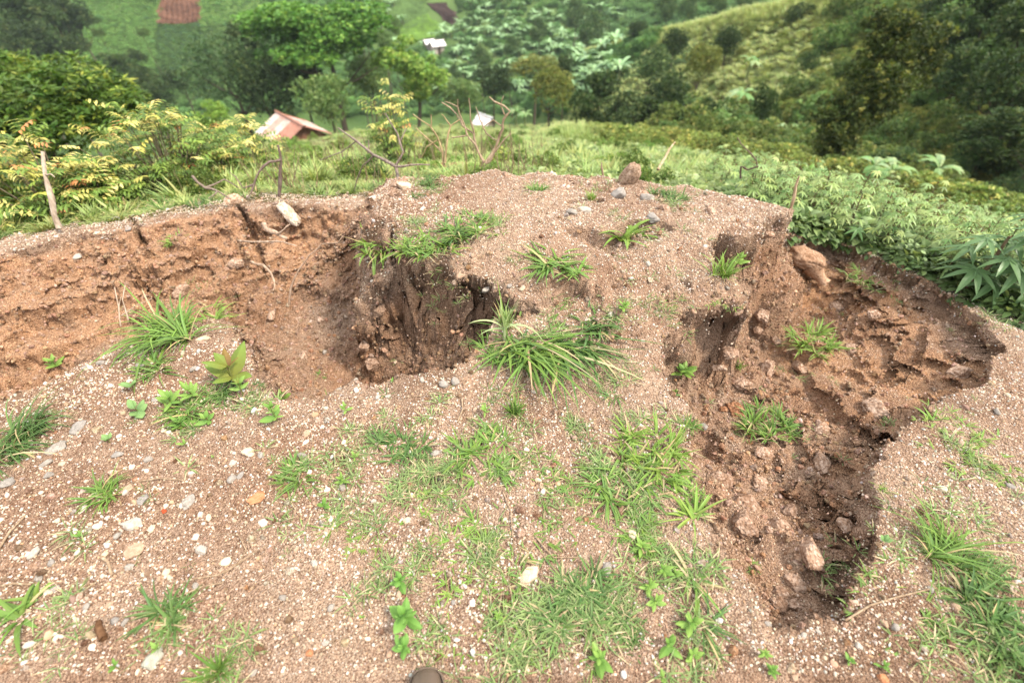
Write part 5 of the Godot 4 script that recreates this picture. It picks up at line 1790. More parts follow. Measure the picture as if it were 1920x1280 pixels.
func tufts() -> void:
	var pool := {}
	var shades := {"d": [G_DEEP, G_MID], "m": [G_MID, Color(0.16, 0.27, 0.045)], "l": [Color(0.15, 0.26, 0.04), G_LIME], "p": [Color(0.22, 0.33, 0.10), Color(0.34, 0.44, 0.18)]}
	for q in [
		[2, 20, 850, 105, 25, "d", "long dark arching grass clump at the left edge", 1.0],
		[2, 60, 800, 70, 10, "d", "", 1.0],
		[0, 200, 925, 62, 0, "m", "upright grass clump on the stony left ground", 1.2],
		[0, 320, 1150, 85, 0, "d", "spiky dark grass clump at the lower left", 0.9],
		[3, 400, 1262, 75, 0, "m", "upright grass clump at the bottom edge left of the boot", 1.0],
		[4, 55, 1140, 100, 0, "m", "sparse broad-bladed grass at the lower left edge", 0.8],
		[0, 555, 892, 62, 0, "m", "small grass clump midway up the left ground", 0.9],
		[1, 625, 990, 62, 0, "m", "flat star-shaped grass left of the path", 1.0],
		[2, 310, 625, 120, 185, "m", "long grass hanging over the left gully's near rim", 0.8],
		[0, 395, 598, 62, 0, "l", "bright grass on the tip of the left gully's rim", 1.0],
		[0, 330, 618, 55, 0, "m", "", 1.0],
		[6, 750, 840, 80, 0, "d", "low dark grass patch at the path's left", 0.55],
		[6, 905, 852, 95, 0, "m", "broad grass patch in the middle of the path", 0.6],
		[3, 968, 778, 48, 0, "m", "small upright grass clump above the middle patch", 1.1],
		[2, 1000, 652, 150, -14, "m", "big arching grass clump in the centre with long trailing blades", 0.42],
		[6, 985, 660, 95, 0, "d", "", 0.7], [0, 920, 660, 55, 0, "m", "", 0.9], [2, 1080, 645, 130, -10, "d", "", 0.35],
		[0, 1115, 605, 75, 0, "d", "grass clump just behind the big arching one", 0.7],
		[1, 1150, 742, 48, 0, "d", "small star-shaped grass under the trailing blades", 0.8],
		[6, 1215, 845, 105, 0, "l", "thick bright grass mound left of the right gully", 0.9],
		[6, 1170, 900, 110, 0, "m", "", 0.5],
		[1, 1300, 970, 92, 0, "l", "pale sprawling star grass on the right gully's left rim", 1.0],
		[6, 1090, 1130, 105, 0, "d", "dense dark grass patch at the lower middle", 0.5],
		[6, 1190, 1000, 70, 0, "m", "", 0.5],
		[1, 1300, 1080, 95, 0, "m", "grass sprays hanging over the gully's left rim", 0.8],
		[1, 1320, 1165, 75, 0, "d", "", 0.8],
		[6, 1440, 798, 75, 0, "m", "green grass clump low inside the right gully", 0.8],
		[6, 1525, 642, 66, 0, "l", "bright grass on a clod island in the right gully", 0.9],
		[3, 1350, 515, 58, 0, "l", "bright upright grass on the mound's right shoulder", 0.9],
		[4, 1180, 448, 82, 0, "l", "bright broad-bladed grass on the mound's right top", 0.9],
		[0, 1030, 490, 88, 0, "m", "flattened grass clump on the mound", 0.6],
		[4, 1085, 505, 62, 0, "m", "", 0.5],
		[6, 810, 455, 85, 0, "m", "grass mat on the mound's left top", 0.6],
		[6, 880, 425, 75, 0, "m", "", 0.6], [0, 770, 470, 60, 0, "l", "", 0.8], [0, 850, 440, 60, 0, "d", "", 0.8],
		[5, 920, 420, 50, 0, "l", "", 0.7],
		[0, 705, 465, 78, 0, "l", "bright grass on the mound's left corner above the crack", 1.0],
		[6, 806, 345, 38, 0, "d", "small dark grass clump at the mound's far left", 0.9],
		[0, 1008, 358, 34, 0, "m", "small grass clump at the mound's far middle", 0.9],
		[0, 780, 368, 24, 0, "d", "tiny grass tuft just below the mound's far left clump", 0.9],
		[6, 1252, 372, 50, 0, "d", "dark grass clump on the far right shoulder of the mound", 0.9],
		[5, 1255, 552, 42, 0, "m", "thin grass sprig on the mound's right slope", 1.0],
		[2, 1780, 1030, 100, 40, "m", "large lush grass clump at the right", 0.9],
		[6, 1830, 1080, 95, 0, "d", "", 0.8],
		[6, 1890, 1190, 130, 0, "d", "dark shaggy grass in the lower right corner", 0.8],
		[5, 1705, 1130, 95, 0, "m", "", 0.8],
		[5, 1820, 840, 95, 0, "l", "creeping leafy grass mat on the right bank", 0.7],
		[5, 1780, 800, 60, 0, "l", "", 0.7],
		[1, 1705, 932, 38, 0, "p", "small pale star grass on the right bank", 0.8],
		[0, 1655, 920, 22, 0, "l", "tiny grass tuft on the right gully's right lip", 1.0],
		[0, 328, 452, 34, 0, "l", "grass tuft perched on the left bank", 0.8],
		[5, 1640, 520, 60, 0, "m", "thin grass along the right gully's far edge", 0.8],
		[5, 1850, 570, 70, 0, "m", "thin grass fringe between cassava and bare ground", 0.9],
		[3, 1110, 375, 28, 0, "l", "yellowish grass sprig near the white stones", 1.0],
		[3, 950, 612, 46, 0, "p", "", 1.6],
		[1, 615, 745, 28, 0, "l", "tiny grass at the left gully's near rim", 0.8],
		[1, 600, 700, 26, 0, "m", "tiny grass inside the left gully", 1.0],
		[0, 1410, 1060, 22, 0, "m", "lone grass runner tip over the lower right gully", 0.7],
		[3, 1385, 690, 20, 0, "l", "single green shoot at the foot of the right gully's left wall", 1.2],
		[5, 1350, 560, 40, 0, "l", "", 0.8],
		[0, 1290, 800, 34, 0, "m", "upright sprig at the top of the bright grass mound", 1.2],
		[5, 930, 1010, 110, 0, "m", "", 0.6], [5, 830, 900, 60, 0, "m", "", 0.7], [5, 860, 1060, 90, 0, "l", "", 0.5], [5, 800, 980, 80, 0, "l", "", 0.5], [5, 1000, 900, 80, 0, "m", "", 0.6], [5, 870, 1180, 90, 0, "l", "", 0.5], [5, 1000, 1080, 80, 0, "m", "", 0.6], [5, 640, 900, 50, 0, "m", "", 0.7], [5, 1180, 1120, 80, 0, "m", "", 0.6], [5, 700, 1000, 60, 0, "l", "", 0.5], [5, 1050, 1220, 90, 0, "l", "", 0.5], [5, 380, 760, 60, 0, "m", "", 0.9], [0, 345, 775, 70, 0, "m", "grass growing through the left weed patch", 0.8], [0, 420, 735, 60, 0, "d", "dark grass under the large bronze-leaved weed", 0.8], [0, 290, 690, 60, 0, "m", "", 0.7], [5, 460, 740, 40, 0, "d", "", 1.0], [5, 1060, 960, 70, 0, "m", "", 0.6], [5, 1260, 920, 70, 0, "m", "", 0.7], [5, 1640, 1180, 60, 0, "m", "", 0.6], [5, 1140, 1190, 70, 0, "d", "", 0.7], [6, 1180, 1180, 60, 0, "d", "", 0.6]]:
		var key := "%d%s" % [q[0], q[5]]
		var k: int = pool.get(key + "n", 0)
		pool[key + "n"] = k + 1
		key += str(k % 2)
		if not pool.has(key):
			pool[key] = tuft(q[0], 700 + pool.size() * 13, shades[q[5]][0], shades[q[5]][1])
		var p := ground(q[1], q[2])
		var s: float = q[3] * per_px(p) * 1.08
		var label: String = q[6]
		if label == "":
			var look: String = ["short", "starry", "long", "upright", "broad-bladed", "creeping", "low dense"][q[0]]
			label = once(look + " grass " + beside(p))
		elif q[6].length() > 0:
			marks.append([label, p])
		var turn: float = deg_to_rad(q[4]) if q[4] != 0 else rng.randf() * TAU
		if q[0] != 2:
			turn = rng.randf() * TAU
		put("grass_tuft", pool[key], Transform3D(Basis.from_euler(Vector3(0, turn, 0)).scaled(Vector3(s, s * q[7], s)), p - Vector3(0, 0.006, 0)), label, "grass tuft")
	# single hanging blade and the pale cane-like shoot
	var hb := MB.new()
	hb.blade(Vector3.ZERO, Vector3(0, 0.2, 1).normalized(), 0.24, 0.012, 3.5, G_MID, G_LIME, 7)
	hb.blade(Vector3(0.05, 0, 0), Vector3(0.6, 1.1, 0.1).normalized(), 0.22, 0.008, 0.2, G_LIME, G_LIME, 5)
	hb.blade(Vector3(0.06, 0, 0), Vector3(1.0, 0.9, -0.2).normalized(), 0.26, 0.008, 0.3, G_LIME, G_LIME, 5)
	put("hanging_grass", hb.mesh(M.grass), Transform3D(Basis(), ground(706, 480)), "three broad blades hanging and jutting from the mound's left corner", "grass")
	var cane := MB.new()
	var pc := Color(0.34, 0.42, 0.2)
	cane.tube([Vector3(0, -0.02, 0), Vector3(0, 0.1, 0)], [0.009, 0.006], 6, Color(0.5, 0.48, 0.3), pc)
	for w in [[0.1, 0.35, 0.2, 1.9], [-0.7, 1.0, 0.2, 1.6], [0.35, 1.8, 0.24, 1.2], [0.9, 0.8, 0.26, 2.8], [-0.15, 1.6, 0.22, 1.1], [-0.9, 0.3, 0.13, 1.2]]:
		cane.blade(Vector3(0, 0.08, 0), Vector3(w[0], w[1], 0.15).normalized(), w[2], 0.0085, w[3], pc, vary(pc, rng), 7)
	var cp := ground(946, 640)
	put("cane_shoot", cane.mesh(M.grass), Transform3D(Basis(), cp), "pale cane-like grass shoot rising behind the big arching clump", "grass shoot")

func herbs() -> void:
	var purple := leaf_mesh(1.0, 0.26, 0.5, Color(0.16, 0.17, 0.035), Color(0.13, 0.20, 0.035), 0.7)
	var bronze := leaf_mesh(1.0, 0.24, 0.6, Color(0.14, 0.08, 0.03), Color(0.20, 0.13, 0.03), 0.7)
	var lime := leaf_mesh(1.0, 0.22, 0.5, Color(0.14, 0.24, 0.05), Color(0.20, 0.31, 0.065), 0.75)
	var mid := leaf_mesh(1.0, 0.27, 0.5, Color(0.10, 0.20, 0.04), Color(0.15, 0.26, 0.05), 0.75)
	var mint := leaf_mesh(1.0, 0.31, 0.6, Color(0.09, 0.20, 0.035), Color(0.15, 0.28, 0.06), 0.8)
	var soft := leaf_mesh(1.0, 0.36, 0.6, Color(0.13, 0.22, 0.08), Color(0.18, 0.29, 0.10), 0.85)
	for q in [
		[440, 722, 82, 2, 4, [purple, purple, bronze], 0.55, "large-leaved weed with purplish bronze leaves at the left gully's rim"],
		[455, 740, 34, 2, 4, [lime, purple], 0.9, "young weed at the foot of the large bronze-leaved one"],
		[108, 690, 38, 2, 5, [lime], 0.5, "lime green weed by the left gully's near rim"],
		[322, 760, 44, 2, 4, [mid, lime], 0.5, "bright oval-leaved weed in the left weed patch"], [365, 745, 40, 2, 4, [lime], 0.6, "lime weed in the middle of the left weed patch"], [262, 775, 42, 2, 4, [soft], 0.5, "grey green weed at the left of the left weed patch"], [250, 735, 38, 1, 5, [soft], 0.4, "soft pale weed above the grey green one"], [395, 790, 34, 2, 4, [lime, mid], 0.4, "low weed at the front of the left weed patch"], [340, 800, 34, 2, 4, [mid], 0.4, "small mid green weed in front of the left weed patch"],
		[520, 790, 34, 3, 3, [mid, lime], 1.2, "upright small-leaved weed right of the left weed patch"], [535, 755, 24, 2, 3, [lime], 1.0, "lime sprig above the upright small-leaved weed"],
		[762, 1165, 46, 3, 4, [mint], 0.9, "mint-like weed with toothed leaves left of the path"], [750, 1095, 34, 2, 4, [mint], 0.7, "upper sprig of the mint-like weed"], [758, 1215, 38, 2, 4, [mint], 0.5, "lower sprig of the mint-like weed"],
		[1200, 1030, 34, 2, 4, [lime], 0.5, "lime weed under the pale sprawling star grass"], [1240, 1070, 34, 2, 4, [lime, mid], 0.5, "lime weed right below it near the gully rim"], [1215, 1105, 30, 2, 4, [lime], 0.5, "yellowish weed in the trailing weed row"], [1262, 1080, 26, 1, 5, [lime], 0.4, "small weed at the trailing weed row's right"],
		[1290, 1175, 44, 2, 5, [lime, mid], 0.5, "leafy weed at the lower end of the trailing row"], [1250, 1215, 38, 2, 4, [mid], 0.5, "mid green weed beside the row's lower end"], [1225, 1130, 36, 2, 4, [lime], 0.5, "bright weed over the dark grass patch"], [1300, 1235, 34, 2, 4, [lime], 0.4, "low weed near the bottom edge right of the path"], [1120, 1240, 40, 2, 4, [mid, lime], 0.4, "sprawling weed at the bottom middle"],
		[1278, 705, 32, 3, 4, [mid, lime], 0.9, "weed growing on the lip of the dark hole at the right gully"], [1262, 742, 24, 2, 4, [lime, soft], 0.4, "low weed below the weed on the dark hole's lip"],
		[1168, 580, 24, 2, 5, [lime], 0.5, "small lime weed on the mound's right slope"], [1432, 1228, 24, 2, 4, [lime], 0.6, "small lime weed below the right gully's end"], [1446, 1260, 26, 2, 4, [mid], 0.6, "small weed at the bottom below the gully's end"],
		[1648, 1018, 30, 1, 4, [soft], 0.5, "pale two-leaved seedling on the right gully's lip"], [908, 778, 22, 2, 4, [lime], 0.9, "lime sprig left of the small upright grass"], [665, 860, 18, 2, 4, [lime], 0.5, "lime sprig at the left of the low dark grass patch"], [650, 775, 20, 2, 3, [lime], 1.0, "tiny sprig near the left gully's near rim"],
		[205, 830, 28, 1, 5, [soft], 0.3, "flat grey green weed on the stony left ground"], [348, 838, 26, 1, 5, [lime], 0.4, "low lime weed below the left weed patch"], [935, 1158, 20, 2, 4, [lime], 0.5, "lone lime seedling in the path's bare soil"], [680, 1160, 16, 1, 5, [lime], 0.4, "tiny seedling left of the mint-like weed"], [645, 905, 26, 2, 4, [lime], 0.6, "yellowish sprig by the flat star grass"], [610, 950, 24, 2, 4, [mid], 0.6, "sprig just above the flat star grass"], [1380, 500, 26, 2, 5, [lime], 0.8, "serrated weed beside the bright upright shoulder grass"], [1240, 1270, 34, 1, 5, [lime], 0.4, "weed cut by the bottom edge"], [735, 720, 16, 1, 5, [mid], 0.4, "tiny green tuft weed before the left gully"], [1500, 370, 60, 3, 4, [mid, soft], 0.8, "big-leaved dark weed beside the pale stake"], [1490, 425, 50, 2, 4, [soft], 0.5, "grey green drooping weed over the right gully's wall top"], [1650, 1250, 24, 2, 4, [mid], 0.6, "small weed at the bottom right"], [1590, 1240, 20, 2, 4, [mid], 0.5, "tiny weed left of the bottom right one"], [300, 1215, 30, 1, 4, [lime], 0.4, "pale weed beside the large grey green stone"], [225, 1255, 34, 1, 4, [mid], 0.5, "leafy weed near the bottom left"], [400, 860, 16, 1, 5, [lime], 0.4, "tiny bright seedling on the stony ground"], [150, 1010, 20, 1, 5, [mid], 0.4, "sparse weed below the upright left grass"], [900, 545, 10, 1, 4, [lime], 0.5, "speck of a seedling at the lip of the mound"]]:
		var p := ground(q[0], q[1])
		var s: float = q[2] * per_px(p)
		marks.append([q[7], p])
		herb("weed" if q[2] < 80 else "large_weed", p, s, q[3], q[4], q[5], q[6], int(q[0] * 3 + q[1]), q[7], "weed", Vector3(rng.randf_range(-0.1, 0.1), 0, rng.randf_range(-0.1, 0.1)) * s)

func stones() -> void:
	var tone := {"white": [Color(0.42, 0.375, 0.32), Color(0.56, 0.52, 0.46)], "pale grey": [Color(0.29, 0.265, 0.235), Color(0.42, 0.39, 0.35)], "grey": [Color(0.26, 0.245, 0.225), Color(0.38, 0.35, 0.32)], "cream": [Color(0.58, 0.45, 0.32), Color(0.68, 0.57, 0.43)], "tan": [Color(0.42, 0.28, 0.19), Color(0.55, 0.40, 0.29)], "dark": [Color(0.07, 0.06, 0.055), Color(0.13, 0.11, 0.10)], "orange": [Color(0.46, 0.19, 0.09), Color(0.56, 0.28, 0.15)], "red": [Color(0.42, 0.07, 0.025), Color(0.5, 0.10, 0.04)], "greenish grey": [Color(0.33, 0.34, 0.28), Color(0.45, 0.45, 0.38)]}
	var made := {}
	for q in [
		[990, 1078, 21, "cream", "angular", 0.55, "cream triangular stone in the middle of the path"], [250, 981, 20, "white", "angular", 0.6, "white blocky stone by the upright left grass"], [377, 1032, 13, "white", "round", 0.8, "white round stone inside the coiled root"], [61, 1038, 14, "white", "angular", 0.7, "white stone at the left edge"], [435, 899, 10, "pale grey", "round", 0.8, ""], [351, 941, 17, "pale grey", "angular", 0.6, ""], [287, 1237, 23, "greenish grey", "angular", 0.7, "large greenish grey stone at the bottom left"], [104, 840, 20, "pale grey", "angular", 0.5, "pale chipped stone beside the long dark grass clump"], [643, 913, 10, "pale grey", "round", 0.8, ""], [824, 899, 10, "dark", "round", 0.85, "dark round ball-like seed in the middle grass"], [816, 851, 10, "pale grey", "round", 0.8, "pale pebble above the dark ball-like seed"], [467, 847, 13, "cream", "angular", 0.6, ""], [854, 715, 12, "pale grey", "round", 0.8, "right one of two pale grey stones at the left gully's rim"], [832, 721, 11, "pale grey", "round", 0.8, "left one of two pale grey stones at the left gully's rim"], [1187, 1001, 14, "cream", "angular", 0.7, "cream chunk left of the pale star grass"], [1138, 1067, 15, "grey", "angular", 0.7, "dark grey chunk in the lower grass"], [1072, 399, 13, "pale grey", "round", 0.7, "left one of two white stones on the mound"], [1098, 395, 13, "white", "round", 0.6, "right one of two white stones on the mound"], [480, 932, 17, "orange", "flat", 0.25, "flat orange stone pressed into the left ground"], [307, 958, 7, "red", "angular", 0.6, "small bright red chip by the white blocky stone"], [1679, 1176, 9, "pale grey", "round", 0.8, ""], [1793, 1140, 11, "tan", "round", 0.8, "tan pebble under the large lush right grass"], [1870, 773, 10, "pale grey", "round", 0.8, ""], [1894, 912, 9, "grey", "round", 0.8, ""], [1612, 1212, 9, "white", "angular", 0.7, ""], [1655, 1272, 13, "orange", "round", 0.7, "orange brown pebble at the bottom right"], [636, 735, 12, "pale grey", "round", 0.75, "pale stone half sunk at the left gully's near rim"], [670, 714, 9, "white", "round", 0.75, ""], [708, 746, 8, "white", "round", 0.8, ""], [727, 743, 6, "white", "angular", 0.8, ""], [792, 712, 7, "white", "round", 0.8, ""], [575, 812, 10, "tan", "angular", 0.5, ""], [623, 802, 7, "tan", "round", 0.7, ""], [318, 746, 10, "white", "angular", 0.8, "white cube-like stone in the left weed patch"], [290, 750, 10, "pale grey", "flat", 0.4, ""], [363, 692, 9, "pale grey", "round", 0.8, ""], [262, 686, 10, "pale grey", "round", 0.7, ""], [190, 680, 9, "pale grey", "round", 0.8, ""], [158, 690, 8, "grey", "round", 0.8, ""], [380, 636, 16, "cream", "flat", 0.35, "pale flat chip under the rim's bright grass"], [220, 1005, 8, "pale grey", "round", 0.8, ""], [97, 1055, 9, "grey", "round", 0.8, ""], [70, 1085, 11, "pale grey", "angular", 0.6, ""], [100, 1105, 12, "pale grey", "angular", 0.6, ""], [242, 1062, 10, "pale grey", "angular", 0.7, ""], [233, 1167, 9, "pale grey", "round", 0.8, ""], [214, 1165, 10, "grey", "round", 0.7, ""], [203, 1135, 12, "tan", "angular", 0.5, ""], [162, 1138, 8, "pale grey", "round", 0.8, ""], [298, 1085, 8, "tan", "angular", 0.6, ""], [365, 1100, 10, "pale grey", "angular", 0.5, ""], [250, 1032, 24, "tan", "flat", 0.3, "large flat tan stone on the stony lower left ground"], [267, 938, 13, "grey", "angular", 0.5, ""], [240, 915, 14, "tan", "flat", 0.4, ""], [285, 990, 10, "cream", "angular", 0.6, ""], [392, 970, 10, "cream", "angular", 0.7, ""], [438, 868, 9, "white", "angular", 0.6, ""], [490, 853, 9, "pale grey", "angular", 0.7, ""], [565, 855, 10, "pale grey", "round", 0.7, ""], [220, 852, 13, "grey", "flat", 0.4, ""], [278, 862, 9, "pale grey", "round", 0.7, ""], [146, 802, 18, "grey", "flat", 0.35, ""], [15, 905, 14, "grey", "angular", 0.6, ""], [92, 890, 12, "pale grey", "angular", 0.6, ""], [85, 870, 12, "pale grey", "round", 0.7, ""], [450, 892, 9, "grey", "flat", 0.5, ""], [965, 975, 6, "white", "angular", 0.8, ""], [762, 977, 10, "cream", "flat", 0.5, ""], [1195, 838, 7, "grey", "round", 0.8, ""], [910, 543, 9, "white", "angular", 0.7, ""], [865, 516, 10, "tan", "round", 0.6, ""], [980, 541, 9, "cream", "angular", 0.7, ""], [955, 535, 7, "grey", "round", 0.7, ""], [1240, 755, 6, "white", "angular", 0.8, ""], [1320, 800, 9, "grey", "flat", 0.6, "grey slaty chip at the right gully's left wall"], [146, 482, 10, "white", "round", 0.6, "white stone on the left bank"], [218, 412, 9, "grey", "round", 0.8, "grey stone on the left bank's rim"], [240, 430, 9, "grey", "flat", 0.5, ""], [905, 316, 16, "white", "round", 0.5, "white stone at the foot of the dead bush"], [760, 350, 16, "cream", "angular", 0.6, "pale rubble stone on the mound's far left corner"], [700, 372, 9, "white", "angular", 0.7, ""], [1210, 372, 18, "pale grey", "angular", 0.6, "pale broken stone left of the dark shoulder grass"], [1160, 368, 16, "grey", "angular", 1.2, "pointed grey stone upright near the yellowish sprig"], [1225, 410, 16, "grey", "angular", 0.8, "grey stone in the wall below the dark shoulder grass"], [1230, 340, 8, "white", "round", 0.7, ""], [1000, 315, 12, "cream", "round", 0.6, "pale lump on the far edge of the mound"], [1440, 1170, 7, "pale grey", "round", 0.8, ""], [1508, 1192, 7, "white", "round", 0.8, ""], [1535, 1185, 6, "white", "round", 0.8, ""], [1490, 1270, 8, "tan", "round", 0.8, ""], [1745, 1105, 8, "pale grey", "round", 0.7, ""], [610, 660, 7, "white", "angular", 0.7, ""], [700, 690, 9, "grey", "round", 0.7, ""], [1660, 1170, 8, "tan", "round", 0.7, ""], [1020, 738, 6, "white", "round", 0.8, ""], [1000, 735, 6, "white", "round", 0.8, ""], [1205, 640, 5, "white", "round", 0.8, ""], [1145, 590, 7, "white", "round", 0.8, ""], [1220, 525, 8, "cream", "angular", 0.7, ""], [1215, 495, 7, "white", "round", 0.8, ""], [700, 940, 6, "white", "round", 0.8, ""], [740, 912, 7, "cream", "round", 0.7, ""], [850, 1130, 6, "grey", "round", 0.8, ""], [620, 1140, 8, "pale grey", "round", 0.8, ""], [610, 1205, 8, "white", "round", 0.8, ""], [580, 1225, 9, "orange", "round", 0.7, ""], [530, 1120, 8, "pale grey", "round", 0.8, ""], [475, 1262, 8, "pale grey", "round", 0.8, ""], [590, 1055, 9, "white", "angular", 0.7, ""]]:
		var key: String = q[3] + q[4]
		var k: int = made.get(key + "n", 0)
		made[key + "n"] = k + 1
		key += str(k % 2)
		if not made.has(key):
			var cuts: int = {"angular": 9, "round": 5, "flat": 7}[q[4]]
			made[key] = lump(3 if q[2] > 12 else 2, 800 + made.size() * 7, 0.22 if q[4] == "round" else 0.32, cuts, tone[q[3]][0], tone[q[3]][1], M.stone, true)
		var p := ground(q[0], q[1])
		var s: float = q[2] * per_px(p) * 0.85
		var label: String = q[6]
		if label == "":
			label = once("%s%s %s %s" % ["" if q[2] > 9 else "small ", q[3], {"angular": "angular stone", "round": "rounded pebble", "flat": "flat stone"}[q[4]], beside(p)])
		else:
			marks.append([label, p])
		put("stone", made[key], Transform3D(Basis.from_euler(Vector3(rng.randf_range(-0.25, 0.25), rng.randf() * TAU, rng.randf_range(-0.25, 0.25))).scaled_local(Vector3(s * rng.randf_range(0.9, 1.2), s * q[5], s * rng.randf_range(0.75, 1.0))), p + Vector3(0, s * q[5] * 0.12, 0)), label, "stone")
	# clods of soil in the gullies
	var cm := []
	for k in 5:
		cm.append(lump(4, 900 + k, 0.4, 8, Color(0.34, 0.24, 0.18), Color(0.48, 0.36, 0.28), M.clod))
	var om := lump(4, 950, 0.3, 3, Color(0.36, 0.19, 0.11), Color(0.44, 0.27, 0.17), M.clod)
	var tm := lump(4, 951, 0.4, 8, Color(0.46, 0.34, 0.26), Color(0.58, 0.45, 0.36), M.clod)
	for q in [[1378, 772, 24, 1, "orange brown round clod at the foot of the right gully's left wall"], [1357, 768, 10, 1, "small orange clod left of the orange brown round clod"], [1352, 905, 28, 0, "dark grey clod wedged at the right gully's left side"], [1402, 942, 32, 0, "big dark clod in the lower right gully"], [1395, 980, 34, 0, "biggest clod, below the big dark one in the lower right gully"], [1425, 912, 28, 2, "pale tan clod upper right of the big dark clods"], [1432, 850, 22, 2, "tan clod below the green grass inside the right gully"], [1520, 1042, 46, 2, "flat pale clod slab in the lowest hollow of the right gully"], [1490, 1092, 26, 2, "tan clod near the tip of the right gully"], [1470, 1112, 20, 0, ""], [1462, 1138, 22, 0, ""], [1490, 1135, 18, 2, ""], [1540, 870, 30, 2, "pale clod on the right gully's step"], [1460, 985, 24, 0, ""], [1480, 960, 20, 0, ""], [1585, 985, 22, 2, ""], [1640, 765, 30, 2, "flat pale plate of crust at the right gully's right wall"], [1540, 805, 18, 2, ""], [1590, 655, 20, 0, ""], [1500, 690, 22, 2, ""], [1440, 690, 24, 2, ""], [1455, 640, 18, 2, ""], [1430, 590, 22, 2, "pale rounded clod at the foot of the far wall"], [1415, 655, 16, 0, ""], [1370, 660, 20, 0, ""], [1390, 720, 22, 2, ""], [1350, 690, 16, 2, ""], [1565, 575, 16, 2, ""], [1640, 590, 18, 2, ""], [1420, 620, 14, 0, ""], [1800, 700, 26, 2, "overhanging crust plate at the right gully's right corner"], [568, 668, 16, 2, "pinkish clod in the left gully"], [680, 650, 16, 0, "dark clod under the mound's front face"], [700, 684, 26, 0, "big dark clod at the bottom of the left gully"], [600, 600, 10, 2, ""], [560, 600, 12, 2, ""], [440, 495, 18, 2, "clod block by the crack on the left bank"], [420, 590, 14, 2, ""], [510, 590, 16, 2, ""], [340, 545, 20, 2, ""], [820, 326, 34, 1, "red brown block standing on the mound's far edge"], [768, 322, 24, 1, "red brown lump at the mound's far left edge"], [745, 346, 15, 2, ""], [735, 362, 12, 2, ""], [722, 384, 14, 2, ""], [760, 338, 12, 2, ""], [792, 332, 10, 2, ""], [845, 328, 12, 2, ""], [950, 330, 14, 2, ""], [1010, 328, 10, 2, ""], [1065, 334, 13, 2, ""], [1112, 346, 12, 2, ""], [1152, 358, 12, 2, ""], [1205, 366, 16, 2, ""], [1245, 392, 14, 0, ""], [1295, 390, 13, 2, ""], [1335, 398, 15, 2, ""], [1400, 424, 14, 2, ""], [1440, 440, 16, 2, ""], [1320, 470, 12, 2, ""], [1300, 585, 12, 2, ""], [1385, 585, 14, 0, ""]]:
		var p := ground(q[0], q[1])
		var s: float = q[2] * per_px(p) * 0.82
		var label: String = q[4]
		if label == "":
			label = once("%s soil clod %s" % ["tan" if q[3] == 2 else "brown", beside(p)])
		else:
			marks.append([label, p])
		put("soil_clod", [cm[rng.randi() % 5], om, tm][q[3]], Transform3D(basis_of(rng).scaled_local(Vector3(s, s * rng.randf_range(0.55, 0.8), s * rng.randf_range(0.7, 0.95))), p + Vector3(0, s * 0.02, 0)), label, "soil clod")

func gravel() -> void:
	var r := RandomNumberGenerator.new()
	r.seed = 131
	var shapes := [lump(1, 961, 0.25, 7, Color(1, 1, 1), Color(0.85, 0.85, 0.85), M.pebble, false), lump(2, 962, 0.6, 6, Color(1, 1, 1), Color(0.7, 0.7, 0.7), M.clod, false)]
	var cols := [Color(0.47, 0.36, 0.265), Color(0.55, 0.44, 0.34), Color(0.54, 0.46, 0.375), Color(0.22, 0.145, 0.10), Color(0.42, 0.385, 0.33), Color(0.42, 0.27, 0.17), Color(0.59, 0.48, 0.375), Color(0.33, 0.235, 0.165)]
	var soils := [Color(0.48, 0.34, 0.25), Color(0.54, 0.40, 0.31), Color(0.42, 0.31, 0.235), Color(0.50, 0.33, 0.22)]
	for k in 2:
		var where := []
		var tints := []
		var n: int = [380000, 64000][k]
		for i in n:
			var x := r.randf_range(X0, X1)
			var z := r.randf_range(-3.7, 0.2)
			var dz := -z * cos(TILT) + 1.4 * sin(TILT)
			if dz < 0.3 or absf(x) > dz * 1.45 + 0.2 or (-z * sin(TILT) - 1.6 * cos(TILT)) < -dz * 0.82:
				continue
			var s := pit_at(x, z)
			if k == 0 and s > 0.02 and r.randf() < (0.75 if x > 0.0 else 0.88):
				continue
			if k == 1 and (s < 0.05 and r.randf() < 0.85 or x > 1.5 and r.randf() < smoothstep(1.5, 1.9, x) * 0.75):
				continue
			var dense := nb.get_noise_2d(x * 0.6 + 20.0, z * 0.6)
			if k == 0 and r.randf() > maxf(0.42, 0.72 + dense * 1.5):
				continue
			var size := (0.0019 + 0.0042 * pow(r.randf(), 2.4)) if k == 0 else 0.003 + 0.016 * pow(r.randf(), 5.0)
			if k == 0 and r.randf() < 0.014 + 0.03 * smoothstep(-0.4, -1.4, x):
				size *= r.randf_range(1.6, 3.2)
			var y := height(x, z)
			where.append(Transform3D(basis_of(r, 1.0).scaled_local(Vector3(size, size * r.randf_range(0.6, 0.95), size * r.randf_range(0.7, 1.0))), Vector3(x, y + size * 0.15, z)))
			var c: Color = soils[r.randi() % 4] if s > 0.02 else cols[r.randi() % 8]
			tints.append(vary(c, r, 0.15))
		if k == 1: # grains standing out of the steep faces
			for j in wall_at.size():
				var size := 0.0025 + 0.013 * pow(r.randf(), 4.0)
				where.append(Transform3D(basis_of(r, 3.0).scaled_local(Vector3(size, size * 0.8, size * 0.9)), wall_at[j]))
				tints.append(vary(wall_col[j].lerp(soils[r.randi() % 4], 0.35), r, 0.25))
		scatter(["gravel", "soil_crumbs"][k], shapes[k], where, tints, ["fine pinkish gravel strewn over the bare ground", "brown soil crumbs and small clods strewn in the gullies"][k], ["gravel", "rubble"][k])

